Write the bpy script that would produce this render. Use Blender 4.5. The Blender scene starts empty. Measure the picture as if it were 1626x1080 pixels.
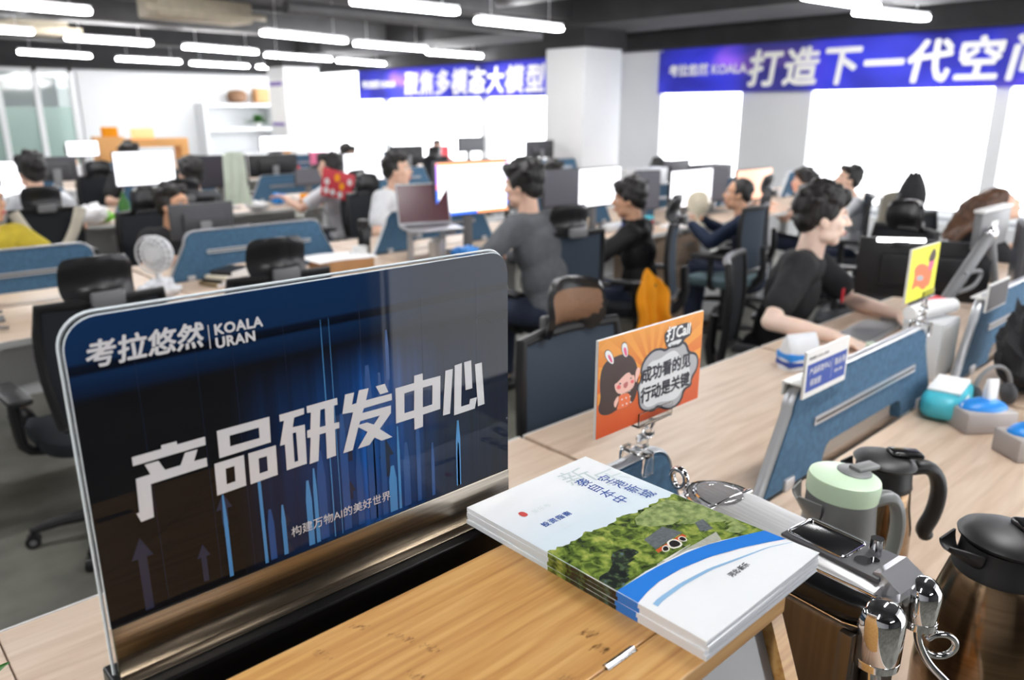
import bpy, bmesh, math, random
from mathutils import Vector, Matrix, Euler, noise
rnd = random.Random(7)
S = bpy.context.scene
C = S.collection
R = math.radians
PI = math.pi

# ---------------------------------------------------------------- camera, world, exposure
cam = bpy.data.cameras.new('camera'); camo = bpy.data.objects.new('camera', cam); C.objects.link(camo)
camo.location = (0, 0, 1.55)
camo.rotation_euler = (R(90 - 16.35), 0, R(47.2 - 90))
cam.sensor_width = 36; cam.lens = 27.32; cam.clip_start = 0.02
cam.dof.use_dof = True; cam.dof.focus_distance = 0.86; cam.dof.aperture_fstop = 4.4
S.camera = camo
S.view_settings.view_transform = 'Standard'; S.view_settings.look = 'None'
S.view_settings.exposure = 0.94; S.view_settings.gamma = 1.0
W = bpy.data.worlds.new('world'); S.world = W; W.use_nodes = True
W.node_tree.nodes['Background'].inputs[0].default_value = (0.95, 0.97, 1.0, 1)
W.node_tree.nodes['Background'].inputs[1].default_value = 0.6
LAMP_E = 30.0      # ceiling tubes
BLIND_E = 2.6      # daylight in the window blinds

# ---------------------------------------------------------------- materials
def lin(c):
    c = c / 255.0
    return c / 12.92 if c <= 0.04045 else ((c + 0.055) / 1.055) ** 2.4
def col(r, g, b): return (lin(r), lin(g), lin(b), 1)
def setin(p, n, v):
    if n in p.inputs: p.inputs[n].default_value = v
def mat(name, rgb, rough=0.5, metal=0.0, spec=0.5, trans=0.0, coat=0.0, emit=0.0, var=0.0, vscale=8, bump=0.0, bscale=80, alpha=1.0, sub=0.0, emitc=None, ior=None):
    m = bpy.data.materials.new(name); m.use_nodes = True
    nt = m.node_tree; p = nt.nodes['Principled BSDF']
    c = col(*rgb)
    p.inputs['Base Color'].default_value = c; p.inputs['Roughness'].default_value = rough; p.inputs['Metallic'].default_value = metal
    setin(p, 'Specular IOR Level', spec); setin(p, 'Transmission Weight', trans); setin(p, 'Coat Weight', coat); setin(p, 'Alpha', alpha)
    setin(p, 'Coat Roughness', 0.04)
    if ior: setin(p, 'IOR', ior)
    if emit: setin(p, 'Emission Color', col(*(emitc or rgb))); setin(p, 'Emission Strength', emit)
    if sub: setin(p, 'Subsurface Weight', sub); setin(p, 'Subsurface Radius', (0.02, 0.008, 0.004)); setin(p, 'Subsurface Scale', 0.5)
    if var or bump:
        tc = nt.nodes.new('ShaderNodeTexCoord')
    if var:
        n = nt.nodes.new('ShaderNodeTexNoise'); n.inputs['Scale'].default_value = vscale; n.inputs['Detail'].default_value = 5
        nt.links.new(tc.outputs['Object'], n.inputs['Vector'])
        r = nt.nodes.new('ShaderNodeValToRGB')
        r.color_ramp.elements[0].position = 0.3; r.color_ramp.elements[1].position = 0.7
        r.color_ramp.elements[0].color = tuple(x * (1 - var) for x in c[:3]) + (1,)
        r.color_ramp.elements[1].color = tuple(min(1, x * (1 + var)) for x in c[:3]) + (1,)
        nt.links.new(n.outputs['Fac'], r.inputs['Fac']); nt.links.new(r.outputs['Color'], p.inputs['Base Color'])
    if bump:
        n = nt.nodes.new('ShaderNodeTexNoise'); n.inputs['Scale'].default_value = bscale; n.inputs['Detail'].default_value = 3
        nt.links.new(tc.outputs['Object'], n.inputs['Vector'])
        b = nt.nodes.new('ShaderNodeBump'); b.inputs['Strength'].default_value = bump; b.inputs['Distance'].default_value = 0.002
        nt.links.new(n.outputs['Fac'], b.inputs['Height']); nt.links.new(b.outputs['Normal'], p.inputs['Normal'])
    return m
def ramp_mat(name, stops, scale=(1, 1, 1), nscale=5, rough=0.5, detail=6, dist=0.0, coat=0.0, metal=0.0, tex='noise', bump=0.0, spec=0.5):
    """noise (or voronoi) in object space, stretched by scale, through a colour ramp"""
    m = bpy.data.materials.new(name); m.use_nodes = True
    nt = m.node_tree; p = nt.nodes['Principled BSDF']
    p.inputs['Roughness'].default_value = rough; p.inputs['Metallic'].default_value = metal; setin(p, 'Coat Weight', coat); setin(p, 'Specular IOR Level', spec)
    tc = nt.nodes.new('ShaderNodeTexCoord'); mp = nt.nodes.new('ShaderNodeMapping'); mp.inputs['Scale'].default_value = scale
    nt.links.new(tc.outputs['Object'], mp.inputs['Vector'])
    if tex == 'noise':
        n = nt.nodes.new('ShaderNodeTexNoise'); n.inputs['Scale'].default_value = nscale; n.inputs['Detail'].default_value = detail; n.inputs['Distortion'].default_value = dist
        o = n.outputs['Fac']
    else:
        n = nt.nodes.new('ShaderNodeTexVoronoi'); n.inputs['Scale'].default_value = nscale; o = n.outputs['Distance']
    nt.links.new(mp.outputs['Vector'], n.inputs['Vector'])
    r = nt.nodes.new('ShaderNodeValToRGB'); cr = r.color_ramp
    while len(cr.elements) < len(stops): cr.elements.new(0.5)
    for e, (ps, c) in zip(cr.elements, stops): e.position = ps; e.color = col(*c)
    nt.links.new(o, r.inputs['Fac']); nt.links.new(r.outputs['Color'], p.inputs['Base Color'])
    if bump:
        b = nt.nodes.new('ShaderNodeBump'); b.inputs['Strength'].default_value = bump; b.inputs['Distance'].default_value = 0.001
        nt.links.new(o, b.inputs['Height']); nt.links.new(b.outputs['Normal'], p.inputs['Normal'])
    return m

M = {}
M['white_wall'] = mat('white_wall', (222, 224, 226), 0.8, var=0.02, vscale=2)
M['floor'] = ramp_mat('floor', [(0.3, (92, 90, 84)), (0.5, (118, 117, 108)), (0.7, (138, 136, 124))], nscale=3, rough=0.55, detail=8)
M['ceiling'] = mat('ceiling', (40, 40, 42), 0.9, var=0.25, vscale=3)
M['duct'] = mat('duct', (78, 78, 80), 0.6, var=0.15, vscale=4)
M['beige_metal'] = mat('beige_metal', (176, 166, 146), 0.6, var=0.1)
M['lamp'] = mat('lamp', (255, 255, 255), 0.5, emit=LAMP_E)
M['lamp_body'] = mat('lamp_body', (225, 225, 228), 0.4)
M['blind'] = mat('blind', (240, 243, 246), 0.9, emit=BLIND_E, emitc=(250, 252, 255))
M['blind_near'] = mat('blind_near', (240, 243, 246), 0.9, emit=BLIND_E * 0.55, emitc=(250, 252, 255))
M['alu'] = mat('alu', (196, 198, 202), 0.35, metal=0.7)
M['desk_wood'] = ramp_mat('desk_wood', [(0.25, (188, 162, 138)), (0.5, (206, 182, 160)), (0.75, (216, 196, 176))], scale=(1.2, 14, 14), nscale=3, rough=0.42, dist=0.6)
M['edge_white'] = mat('edge_white', (226, 226, 224), 0.4)
M['white_metal'] = mat('white_metal', (222, 224, 226), 0.4)
M['blue_felt'] = mat('blue_felt', (64, 98, 126), 0.95, var=0.18, vscale=60, bump=0.3, bscale=400)
M['black_plastic'] = mat('black_plastic', (26, 26, 28), 0.42)
M['black_gloss'] = mat('black_gloss', (18, 18, 20), 0.18)
M['black_leather'] = mat('black_leather', (30, 30, 32), 0.3, bump=0.1, bscale=200)
M['tan_mesh'] = mat('tan_mesh', (124, 92, 68), 0.6, var=0.15, vscale=200)
M['slate_mesh'] = mat('slate_mesh', (48, 60, 74), 0.8, var=0.12, vscale=250)
M['black_mesh'] = mat('black_mesh', (26, 30, 36), 0.8, var=0.12, vscale=250)
M['grey_blue_seat'] = mat('grey_blue_seat', (78, 98, 104), 0.85, var=0.1, vscale=100)
M['grey_plastic'] = mat('grey_plastic', (118, 118, 120), 0.45)
M['dark_grey'] = mat('dark_grey', (66, 66, 70), 0.5)
M['chrome'] = mat('chrome', (236, 236, 238), 0.05, metal=1.0)
M['steel'] = ramp_mat('steel', [(0.35, (196, 196, 196)), (0.65, (214, 214, 214))], scale=(200, 4, 200), nscale=2, rough=0.42, metal=0.85)
M['satin_steel'] = mat('satin_steel', (206, 206, 210), 0.3, metal=0.9)
M['steel_body'] = ramp_mat('steel_body', [(0.35, (112, 106, 100)), (0.65, (124, 117, 110))], scale=(60, 60, 2), nscale=2, rough=0.46, metal=1.0)
M['steel_sign'] = ramp_mat('steel_sign', [(0.35, (142, 134, 124)), (0.65, (172, 163, 150))], scale=(3, 200, 200), nscale=2, rough=0.26, metal=1.0)
M['black_steel'] = mat('black_steel', (20, 20, 21), 0.3, metal=0.4)
M['screen_white'] = mat('screen_white', (248, 248, 255), 0.3, emit=1.05)
M['screen_grey'] = mat('screen_grey', (92, 92, 100), 0.3, emit=0.12)
M['screen_dark'] = mat('screen_dark', (52, 54, 62), 0.25, emit=0.05)
M['screen_orange'] = mat('screen_orange', (236, 178, 148), 0.3, emit=0.75)
M['screen_blue'] = mat('screen_blue', (60, 110, 230), 0.3, emit=0.8)
M['screen_purple'] = mat('screen_purple', (176, 130, 240), 0.3, emit=0.8)
M['screen_peach'] = mat('screen_peach', (246, 160, 110), 0.3, emit=0.8)
M['screen_pink'] = mat('screen_pink', (240, 130, 160), 0.3, emit=0.8)
M['screen_wine'] = mat('screen_wine', (72, 30, 40), 0.2, emit=0.10)
M['paper'] = mat('paper', (240, 240, 240), 0.7)
M['red'] = mat('red', (206, 32, 52), 0.55)
M['orange_cloth'] = mat('orange_cloth', (250, 160, 16), 0.9, var=0.08, vscale=12)
M['cardboard'] = mat('cardboard', (186, 142, 98), 0.8, var=0.1)
M['orange_wood'] = mat('orange_wood', (228, 170, 104), 0.6, var=0.06)
M['green'] = mat('green', (112, 190, 60), 0.6)
M['leaf'] = mat('leaf', (54, 110, 44), 0.5, var=0.25, vscale=20)
M['yellow'] = mat('yellow', (232, 228, 62), 0.5)
M['cyan'] = mat('cyan', (72, 186, 204), 0.4)
M['sky_blue'] = mat('sky_blue', (40, 140, 228), 0.35)
M['blue'] = mat('blue', (36, 70, 156), 0.5)
M['violet'] = mat('violet', (112, 80, 170), 0.4)
M['pink'] = mat('pink', (236, 120, 160), 0.5)
M['cream'] = mat('cream', (238, 232, 212), 0.6)
M['mint'] = mat('mint', (206, 230, 200), 0.32, sub=0.05)
M['jug_grey'] = mat('jug_grey', (120, 122, 122), 0.38)
M['mint_clear'] = mat('mint_clear', (196, 208, 188), 0.3)
M['bronze'] = ramp_mat('bronze', [(0.3, (128, 104, 80)), (0.7, (150, 124, 96))], scale=(3, 3, 60), nscale=3, rough=0.2, metal=1.0)
M['matt_black'] = mat('matt_black', (28, 28, 29), 0.45)
M['acrylic'] = mat('acrylic', (252, 253, 254), 0.02, trans=1.0, ior=1.32)
M['smoke_acrylic'] = mat('smoke_acrylic', (150, 148, 150), 0.08, trans=0.5)
M['acrylic_edge'] = mat('acrylic_edge', (232, 240, 244), 0.15)
M['skin'] = mat('skin', (232, 190, 166), 0.55, sub=0.08, var=0.06, vscale=20)
M['skin_light'] = mat('skin_light', (246, 216, 198), 0.55, sub=0.08, var=0.05, vscale=20)
M['skin_tan'] = mat('skin_tan', (216, 166, 134), 0.55, sub=0.08, var=0.06, vscale=20)
M['hair'] = ramp_mat('hair', [(0.35, (14, 13, 13)), (0.65, (44, 41, 40))], scale=(40, 40, 8), nscale=3, rough=0.5)
M['hair_brown'] = ramp_mat('hair_brown', [(0.35, (44, 30, 22)), (0.65, (104, 70, 48))], scale=(40, 40, 8), nscale=3, rough=0.45)
M['eye'] = mat('eye', (235, 232, 228), 0.2)
M['iris'] = mat('iris', (28, 20, 16), 0.15)
M['lip'] = mat('lip', (198, 112, 106), 0.5)
M['black_cloth'] = mat('black_cloth', (34, 34, 37), 0.92, var=0.15, vscale=30)
M['black_jacket'] = mat('black_jacket', (24, 24, 26), 0.7, var=0.15, vscale=30)
M['grey_cloth'] = mat('grey_cloth', (96, 98, 102), 0.92, var=0.12, vscale=30)
M['white_cloth'] = mat('white_cloth', (226, 228, 232), 0.9, var=0.04, vscale=20)
M['navy_cloth'] = mat('navy_cloth', (24, 38, 62), 0.92, var=0.15, vscale=30)
M['yellow_cloth'] = mat('yellow_cloth', (196, 176, 56), 0.9, var=0.1, vscale=20)
M['beige_cloth'] = mat('beige_cloth', (208, 200, 184), 0.95, var=0.06, vscale=12)
M['green_cloth'] = mat('green_cloth', (214, 224, 206), 0.95, var=0.06, vscale=12)
M['jeans'] = mat('jeans', (38, 46, 66), 0.9, var=0.15, vscale=40)
M['clear_bag'] = mat('clear_bag', (206, 208, 212), 0.25, var=0.2, vscale=30, bump=0.6, bscale=60)
M['khaki_book'] = mat('khaki_book', (150, 132, 100), 0.7)

# ---------------------------------------------------------------- mesh helpers
class MB:
    def __init__(s): s.bm = bmesh.new(); s.mi = 0
    def m(s, i): s.mi = i; return s
    def _take(s, b, mx=None):
        if mx is not None: bmesh.ops.transform(b, matrix=mx, verts=b.verts)
        for f in b.faces: f.material_index = s.mi
        t = bpy.data.meshes.new('t'); b.to_mesh(t); b.free(); s.bm.from_mesh(t); bpy.data.meshes.remove(t); return s
    def box(s, a, b, bev=0.0, seg=2, mx=None):
        q = bmesh.new(); bmesh.ops.create_cube(q, size=1)
        c = [(a[i] + b[i]) / 2 for i in range(3)]; d = [abs(b[i] - a[i]) for i in range(3)]
        bmesh.ops.transform(q, matrix=Matrix.Translation(c) @ Matrix.Diagonal((*d, 1)), verts=q.verts)
        if bev: bmesh.ops.bevel(q, geom=q.edges[:], offset=min(bev, min(d) * 0.49), segments=seg, affect='EDGES', profile=0.5)
        return s._take(q, mx)
    def ell(s, c, r, rot=None, u=20, v=12):
        q = bmesh.new(); bmesh.ops.create_uvsphere(q, u_segments=u, v_segments=v, radius=1)
        mx = Matrix.Translation(c) @ (rot.to_4x4() if rot is not None else Matrix()) @ Matrix.Diagonal((r[0], r[1], r[2], 1)) if not isinstance(r, (int, float)) else Matrix.Translation(c) @ Matrix.Diagonal((r, r, r, 1))
        return s._take(q, mx)
    def loft(s, rings, closed=True, cap=True):
        q = bmesh.new(); vs = [[q.verts.new(p) for p in r] for r in rings]; n = len(rings[0])
        for i in range(len(rings) - 1):
            for j in range(n if closed else n - 1):
                k = (j + 1) % n
                try: q.faces.new((vs[i][j], vs[i][k], vs[i + 1][k], vs[i + 1][j]))
                except ValueError: pass
        if cap and closed:
            q.faces.new(vs[0][::-1]); q.faces.new(vs[-1])
        bmesh.ops.recalc_face_normals(q, faces=q.faces[:])
        return s._take(q)
    def lathe(s, prof, c=(0, 0, 0), n=40, cap=True):
        rings = [[(c[0] + r * math.cos(2 * PI * j / n), c[1] + r * math.sin(2 * PI * j / n), c[2] + z) for j in range(n)] for r, z in prof]
        return s.loft(rings, cap=cap)
    def cyl(s, p0, p1, r0, r1=None, n=20):
        return s.tube([p0, p1], [r0, r0 if r1 is None else r1], n)
    def tube(s, pts, r, n=12, flat=1.0, smooth=0, up=None, closed=False):
        pts = [Vector(p) for p in pts]
        rs = list(r) if isinstance(r, (list, tuple)) else [r] * len(pts)
        for _ in range(smooth):
            P, Q = [pts[0]], [rs[0]]
            for i in range(len(pts) - 1):
                P += [pts[i] * 0.75 + pts[i + 1] * 0.25, pts[i] * 0.25 + pts[i + 1] * 0.75]; Q += [rs[i] * 0.75 + rs[i + 1] * 0.25, rs[i] * 0.25 + rs[i + 1] * 0.75]
            P.append(pts[-1]); Q.append(rs[-1]); pts, rs = P, Q
        rings = []; ref = None
        for i, p in enumerate(pts):
            t = (pts[min(i + 1, len(pts) - 1)] - pts[max(i - 1, 0)]).normalized()
            if ref is None:
                ref = Vector(up) if up is not None else (Vector((0, 0, 1)) if abs(t.z) < 0.9 else Vector((1, 0, 0)))
            a = (ref - t * ref.dot(t)).normalized(); b = t.cross(a); ref = a
            rings.append([p + a * rs[i] * flat * math.cos(2 * PI * j / n) + b * rs[i] * math.sin(2 * PI * j / n) for j in range(n)])
        return s.loft(rings)
    def prism(s, poly, a, b, mx=None, bev=0.0):
        """poly in (x, z) extruded along y from a to b"""
        q = bmesh.new(); v0 = [q.verts.new((x, a, z)) for x, z in poly]; v1 = [q.verts.new((x, b, z)) for x, z in poly]; n = len(poly)
        f = q.faces.new(v0); q.faces.new(v1[::-1])
        for i in range(n): q.faces.new((v0[i], v1[i], v1[(i + 1) % n], v0[(i + 1) % n]))
        bmesh.ops.recalc_face_normals(q, faces=q.faces[:])
        if bev: bmesh.ops.bevel(q, geom=[e for e in q.edges if abs(e.verts[0].co.y - e.verts[1].co.y) < 1e-6], offset=bev, segments=2, affect='EDGES')
        bmesh.ops.triangulate(q, faces=[f for f in q.faces if len(f.verts) > 4])
        return s._take(q, mx)
    def grid(s, fn, nu, nv, thick=0.0):
        """sheet fn(u, v) -> point; thick adds an offset copy along +normal"""
        q = bmesh.new(); vs = [[q.verts.new(fn(i / nu, j / nv)) for j in range(nv + 1)] for i in range(nu + 1)]
        for i in range(nu):
            for j in range(nv): q.faces.new((vs[i][j], vs[i + 1][j], vs[i + 1][j + 1], vs[i][j + 1]))
        if thick:
            q.normal_update(); N = [[v.normal.copy() for v in row] for row in vs]
            ws = [[q.verts.new(vs[i][j].co - N[i][j] * thick) for j in range(nv + 1)] for i in range(nu + 1)]
            for i in range(nu):
                for j in range(nv): q.faces.new((ws[i][j], ws[i][j + 1], ws[i + 1][j + 1], ws[i + 1][j]))
            rim = [(i, 0) for i in range(nu)] + [(nu, j) for j in range(nv)] + [(i, nv) for i in range(nu, 0, -1)] + [(0, j) for j in range(nv, 0, -1)]
            for (a, b), (c, d) in zip(rim, rim[1:] + rim[:1]):
                try: q.faces.new((vs[a][b], ws[a][b], ws[c][d], vs[c][d]))
                except ValueError: pass
            bmesh.ops.recalc_face_normals(q, faces=q.faces[:])
        return s._take(q)
    def mesh(s, me, mx=None):
        q = bmesh.new(); q.from_mesh(me); return s._take(q, mx)
    def xf(s, mx): bmesh.ops.transform(s.bm, matrix=mx, verts=s.bm.verts); return s
    def build(s, name, mats, parent=None, ang=40, loc=None):
        me = bpy.data.meshes.new(name); s.bm.to_mesh(me); s.bm.free()
        for m_ in (mats if isinstance(mats, (list, tuple)) else [mats]): me.materials.append(M[m_] if isinstance(m_, str) else m_)
        if ang:
            me.shade_smooth(); me.set_sharp_from_angle(angle=R(ang))
        o = bpy.data.objects.new(name, me); C.objects.link(o)
        if parent: o.parent = parent
        if loc: o.location = loc
        return o
def tag(o, label=None, cat=None, group=None, kind=None):
    if label: o['label'] = label
    if cat: o['category'] = cat
    if group: o['group'] = group
    if kind: o['kind'] = kind
    return o
def thing(name, label, cat, loc=(0, 0, 0), rz=0.0, group=None):
    o = bpy.data.objects.new(name, None); C.objects.link(o); o.empty_display_size = 0.05
    o.location = loc; o.rotation_euler = (0, 0, rz); return tag(o, label, cat, group)
KIDS = {}
def dup(root, label, loc, rz=0.0, group=None):
    r = root.copy(); C.objects.link(r); r.location = loc; r.rotation_euler = (0, 0, rz); r['label'] = label
    if group: r['group'] = group
    for ch in root.children:
        c = ch.copy(); C.objects.link(c); c.parent = r
        for g in ch.children:
            d = g.copy(); C.objects.link(d); d.parent = c
    return r
def rrect(x0, z0, x1, z1, r, n=6, corners=(1, 1, 1, 1)):
    """rounded rectangle outline; corners bl, br, tr, tl"""
    out = []
    for (cx, cz, a0, on) in ((x0 + r, z0 + r, 180, corners[0]), (x1 - r, z0 + r, 270, corners[1]), (x1 - r, z1 - r, 0, corners[2]), (x0 + r, z1 - r, 90, corners[3])):
        if on:
            for k in range(n + 1):
                a = R(a0 + 90 * k / n); out.append((cx + r * math.cos(a), cz + r * math.sin(a)))
        else:
            out.append((cx + r * (1 if a0 in (270, 0) else -1), cz + r * (1 if a0 in (0, 90) else -1)))
    return out
def polys_mesh(rings, extrude=0.0):
    """flat filled outlines (inner rings become holes), in XY"""
    cu = bpy.data.curves.new('c', 'CURVE'); cu.dimensions = '2D'; cu.fill_mode = 'BOTH'; cu.extrude = extrude
    for r in rings:
        sp = cu.splines.new('POLY'); sp.points.add(len(r) - 1); sp.use_cyclic_u = True
        for p, q in zip(sp.points, r): p.co = (q[0], q[1], 0, 1)
    return curve_mesh(cu)
def curve_mesh(cu):
    o = bpy.data.objects.new('c', cu); C.objects.link(o)
    dg = bpy.context.evaluated_depsgraph_get(); dg.update()
    me = bpy.data.meshes.new_from_object(o.evaluated_get(dg)); bpy.data.objects.remove(o); bpy.data.curves.remove(cu); return me
def text_mesh(s, size, bold=0.0, shear=0.0, extrude=0.0, align='LEFT', spacing=1.0, line=1.0):
    cu = bpy.data.curves.new('t', 'FONT'); cu.body = s; cu.size = size; cu.shear = shear; cu.extrude = extrude
    cu.align_x = align; cu.space_character = spacing; cu.space_line = line; cu.resolution_u = 3
    me = curve_mesh(cu)
    if not bold: return me
    q = MB()  # heavier strokes: the outlines laid over themselves, shifted by the extra weight
    for i, (a, b) in enumerate(((0, 0), (1, 0), (-1, 0), (0, 1), (0, -1), (.7, .7), (-.7, -.7), (.7, -.7), (-.7, .7))): q.mesh(me, Matrix.Translation((a * bold, b * bold, i * size * 0.0002)))
    out = bpy.data.meshes.new('t'); q.bm.to_mesh(out); q.bm.free(); return out
def smooth_poly(p, n=2):
    for _ in range(n):
        q = []
        for i in range(len(p)):
            a, b = p[i], p[(i + 1) % len(p)]
            q += [(a[0] * .75 + b[0] * .25, a[1] * .75 + b[1] * .25), (a[0] * .25 + b[0] * .75, a[1] * .25 + b[1] * .75)]
        p = q
    return p
# XY drawing -> vertical plane facing -Y (x stays, y becomes z)
def upright(x, y, z): return Matrix.Translation((x, y, z)) @ Matrix.Rotation(PI / 2, 4, 'X')
BIG = [[(33.1, 183.3), (55.3, 183.5), (55.3, 186.5), (67.2, 186.5), (67.4, 183.6), (89.6, 183.8), (89.4, 176.7), (33.0, 176.0)], [(41.4, 174.4), (51.8, 174.4), (55.8, 165.3), (67.9, 165.4), (72.5, 174.8), (82.5, 174.7), (78.7, 165.6), (88.9, 165.4), (88.8, 157.9), (43.8, 157.1), (42.7, 128.7), (32.9, 128.1), (30.4, 136.2), (32.6, 136.4), (33.7, 164.9), (44.6, 165.2)], [(99.7, 185.8), (145.6, 185.9), (144.8, 162.4), (99.3, 161.6)], [(109.6, 178.8), (135.4, 178.8), (135.3, 169.1), (109.2, 169.2)], [(94.6, 157.9), (119.9, 158.1), (119.3, 129.9), (93.8, 129.2)], [(103.3, 150.8), (111.0, 150.9), (110.5, 136.8), (102.8, 136.5)], [(123.9, 158.1), (149.0, 158.2), (148.4, 130.3), (123.2, 129.5)], [(132.5, 150.9), (140.1, 150.8), (139.8, 136.9), (132.0, 136.7)], [(154.8, 184.9), (178.3, 185.2), (178.0, 179.5), (168.3, 178.9), (166.1, 170.2), (177.8, 169.5), (176.8, 131.8), (157.1, 131.5), (157.5, 156.4), (152.9, 156.5), (158.6, 178.6), (154.7, 178.7)], [(165.6, 164.7), (168.9, 164.8), (168.8, 137.1), (165.1, 136.9)], [(181.0, 186.0), (211.8, 186.2), (211.7, 179.6), (207.9, 179.6), (207.0, 162.6), (212.2, 162.4), (212.0, 156.4), (207.4, 156.6), (206.7, 130.4), (197.1, 130.1), (197.9, 156.0), (191.5, 156.0), (188.5, 130.8), (179.5, 130.4), (182.5, 155.7), (179.3, 156.2), (179.7, 163.1), (182.9, 163.3), (184.7, 179.3), (181.0, 179.6)], [(194.0, 179.2), (198.7, 179.3), (198.2, 162.6), (192.2, 162.8)], [(253.6, 187.1), (263.8, 187.2), (267.1, 178.2), (258.0, 177.9)], [(220.3, 187.2), (229.7, 186.9), (226.7, 175.6), (231.5, 175.8), (235.1, 187.7), (245.5, 187.3), (242.0, 176.0), (271.0, 175.6), (270.9, 168.9), (239.2, 168.8), (237.2, 164.4), (269.5, 163.6), (269.1, 155.8), (255.5, 143.0), (269.4, 130.6), (256.9, 130.3), (249.2, 136.0), (243.1, 130.1), (230.3, 130.1), (241.8, 144.0), (232.0, 151.6), (224.5, 130.4), (214.4, 130.2), (227.5, 168.0), (216.1, 169.2)], [(234.4, 157.1), (256.5, 156.8), (249.2, 149.3), (241.9, 153.6), (233.1, 153.7)], [(275.6, 179.7), (297.8, 179.8), (298.2, 187.4), (308.5, 187.5), (308.4, 180.1), (330.5, 179.8), (329.1, 144.1), (307.1, 143.8), (306.7, 130.9), (296.1, 130.5), (296.3, 143.4), (274.5, 143.3)], [(285.6, 172.0), (297.6, 172.3), (296.6, 151.2), (284.8, 151.3)], [(308.1, 172.5), (320.1, 172.4), (319.2, 151.6), (307.2, 151.6)], [(337.1, 183.6), (346.7, 183.6), (341.7, 135.6), (332.4, 135.8)], [(349.3, 186.6), (358.8, 187.1), (356.7, 139.3), (368.0, 139.3), (369.2, 144.6), (378.6, 144.4), (375.4, 132.3), (347.0, 132.1)], [(361.8, 187.3), (371.3, 187.4), (372.4, 156.1), (363.2, 156.3)], [(376.3, 181.8), (385.9, 181.8), (389.1, 134.0), (379.9, 133.7)]]
CARD = {'hair': [(31.8, 124.1), (54.8, 126.0), (75.9, 120.6), (90.6, 105.3), (96.7, 85.7), (97.1, 58.8), (89.0, 41.1), (75.2, 41.6), (51.3, 39.6), (31.0, 34.9), (10.6, 40.4), (4.3, 52.0), (10.7, 66.2), (6.9, 86.9), (8.5, 109.8), (17.7, 121.3)], 'face': [(39.3, 83.0), (54.3, 87.4), (71.6, 95.5), (87.3, 87.8), (91.3, 74.6), (85.9, 63.6), (67.9, 59.9), (49.8, 63.4), (42.0, 72.4)], 'fringe': [(38.7, 79.2), (41.9, 98.3), (58.7, 110.4), (86.1, 104.3), (91.8, 88.8), (81.4, 85.1), (71.4, 99.6), (60.0, 90.1)], 'ear1': [(18.0, 128.1), (14.7, 137.4), (19.5, 141.2), (28.2, 137.5), (36.0, 125.1), (36.5, 116.2), (30.8, 116.5)], 'ear1i': [(23.0, 127.9), (21.9, 133.6), (27.1, 131.9), (35.0, 118.5), (30.7, 118.5)], 'ear2': [(53.4, 139.1), (57.1, 145.1), (65.5, 142.5), (69.2, 131.9), (69.9, 120.8), (64.0, 120.1), (57.1, 127.5)], 'ear2i': [(57.9, 133.2), (60.0, 137.7), (65.5, 134.6), (68.7, 121.1), (63.9, 121.5)], 'body': [(51.4, 62.0), (80.1, 59.9), (81.7, 35.7), (54.4, 36.7), (46.9, 37.7), (52.2, 49.6)], 'arm': [(51.4, 62.0), (41.5, 54.4), (40.5, 46.5), (45.3, 41.2), (47.9, 46.6), (52.0, 51.7)], 'hand': [(92.8, 96.8), (100.6, 96.0), (102.7, 88.4), (95.7, 77.7), (93.2, 70.1), (89.1, 83.3)], 'mouth': [(61.4, 77.7), (72.6, 80.1), (72.7, 70.9), (65.9, 68.5), (61.7, 72.6)], 'cloudo': [(101.0, 47.4), (95.0, 65.5), (106.8, 75.1), (102.4, 92.6), (110.6, 107.1), (131.7, 119.0), (154.4, 117.4), (168.1, 111.4), (177.7, 115.8), (204.5, 118.8), (226.0, 112.4), (235.2, 93.2), (253.6, 89.4), (265.4, 75.9), (264.8, 55.9), (248.1, 41.9), (249.6, 28.1), (228.2, 26.6), (223.0, 7.8), (202.7, -0.4), (174.7, 3.7), (155.3, 14.3), (140.8, 9.5), (117.7, 15.7), (102.4, 28.2)], 'cloud': [(104.3, 45.6), (98.3, 63.7), (110.0, 74.3), (106.2, 90.7), (113.9, 104.3), (133.7, 114.9), (154.8, 113.2), (165.2, 106.8), (181.4, 111.9), (205.0, 114.5), (222.2, 108.9), (230.2, 89.9), (252.2, 85.3), (260.7, 74.6), (260.1, 58.1), (244.0, 46.2), (244.9, 31.5), (223.4, 31.1), (218.4, 11.2), (200.6, 3.5), (176.2, 6.6), (154.8, 19.9), (140.5, 13.5), (119.0, 18.5), (106.5, 28.2)], 'cloudi': [(105.8, 46.2), (101.4, 62.9), (113.2, 73.6), (123.7, 100.1), (152.9, 97.9), (172.1, 104.3), (195.6, 105.8), (215.0, 84.5), (237.2, 75.4), (244.9, 31.5), (223.4, 31.1), (213.0, 19.2), (194.2, 15.2), (154.5, 23.2), (136.8, 19.2), (118.6, 24.0)], 'lab': [(172.9, 113.6), (172.2, 121.1), (209.4, 121.7), (210.8, 117.6), (198.3, 112.6)], 'labo': [(163.4, 127.0), (161.6, 139.7), (174.9, 145.5), (208.4, 147.6), (234.6, 146.0), (239.0, 122.7), (218.3, 119.3), (210.9, 106.9), (171.4, 111.8)], 'eye1': [(50.3, 80.8), (54.7, 81.3), (56.3, 78.9), (52.5, 78.2)], 'eye2': [(77.0, 83.1), (81.5, 84.1), (82.2, 81.7), (78.0, 81.5)], 'blush1': [(44.6, 76.7), (50.3, 79.4), (56.5, 74.8), (53.8, 70.5), (47.0, 72.1)], 'blush2': [(78.2, 77.7), (83.3, 79.6), (88.7, 76.3), (86.8, 72.6), (80.7, 73.5)]}
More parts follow.
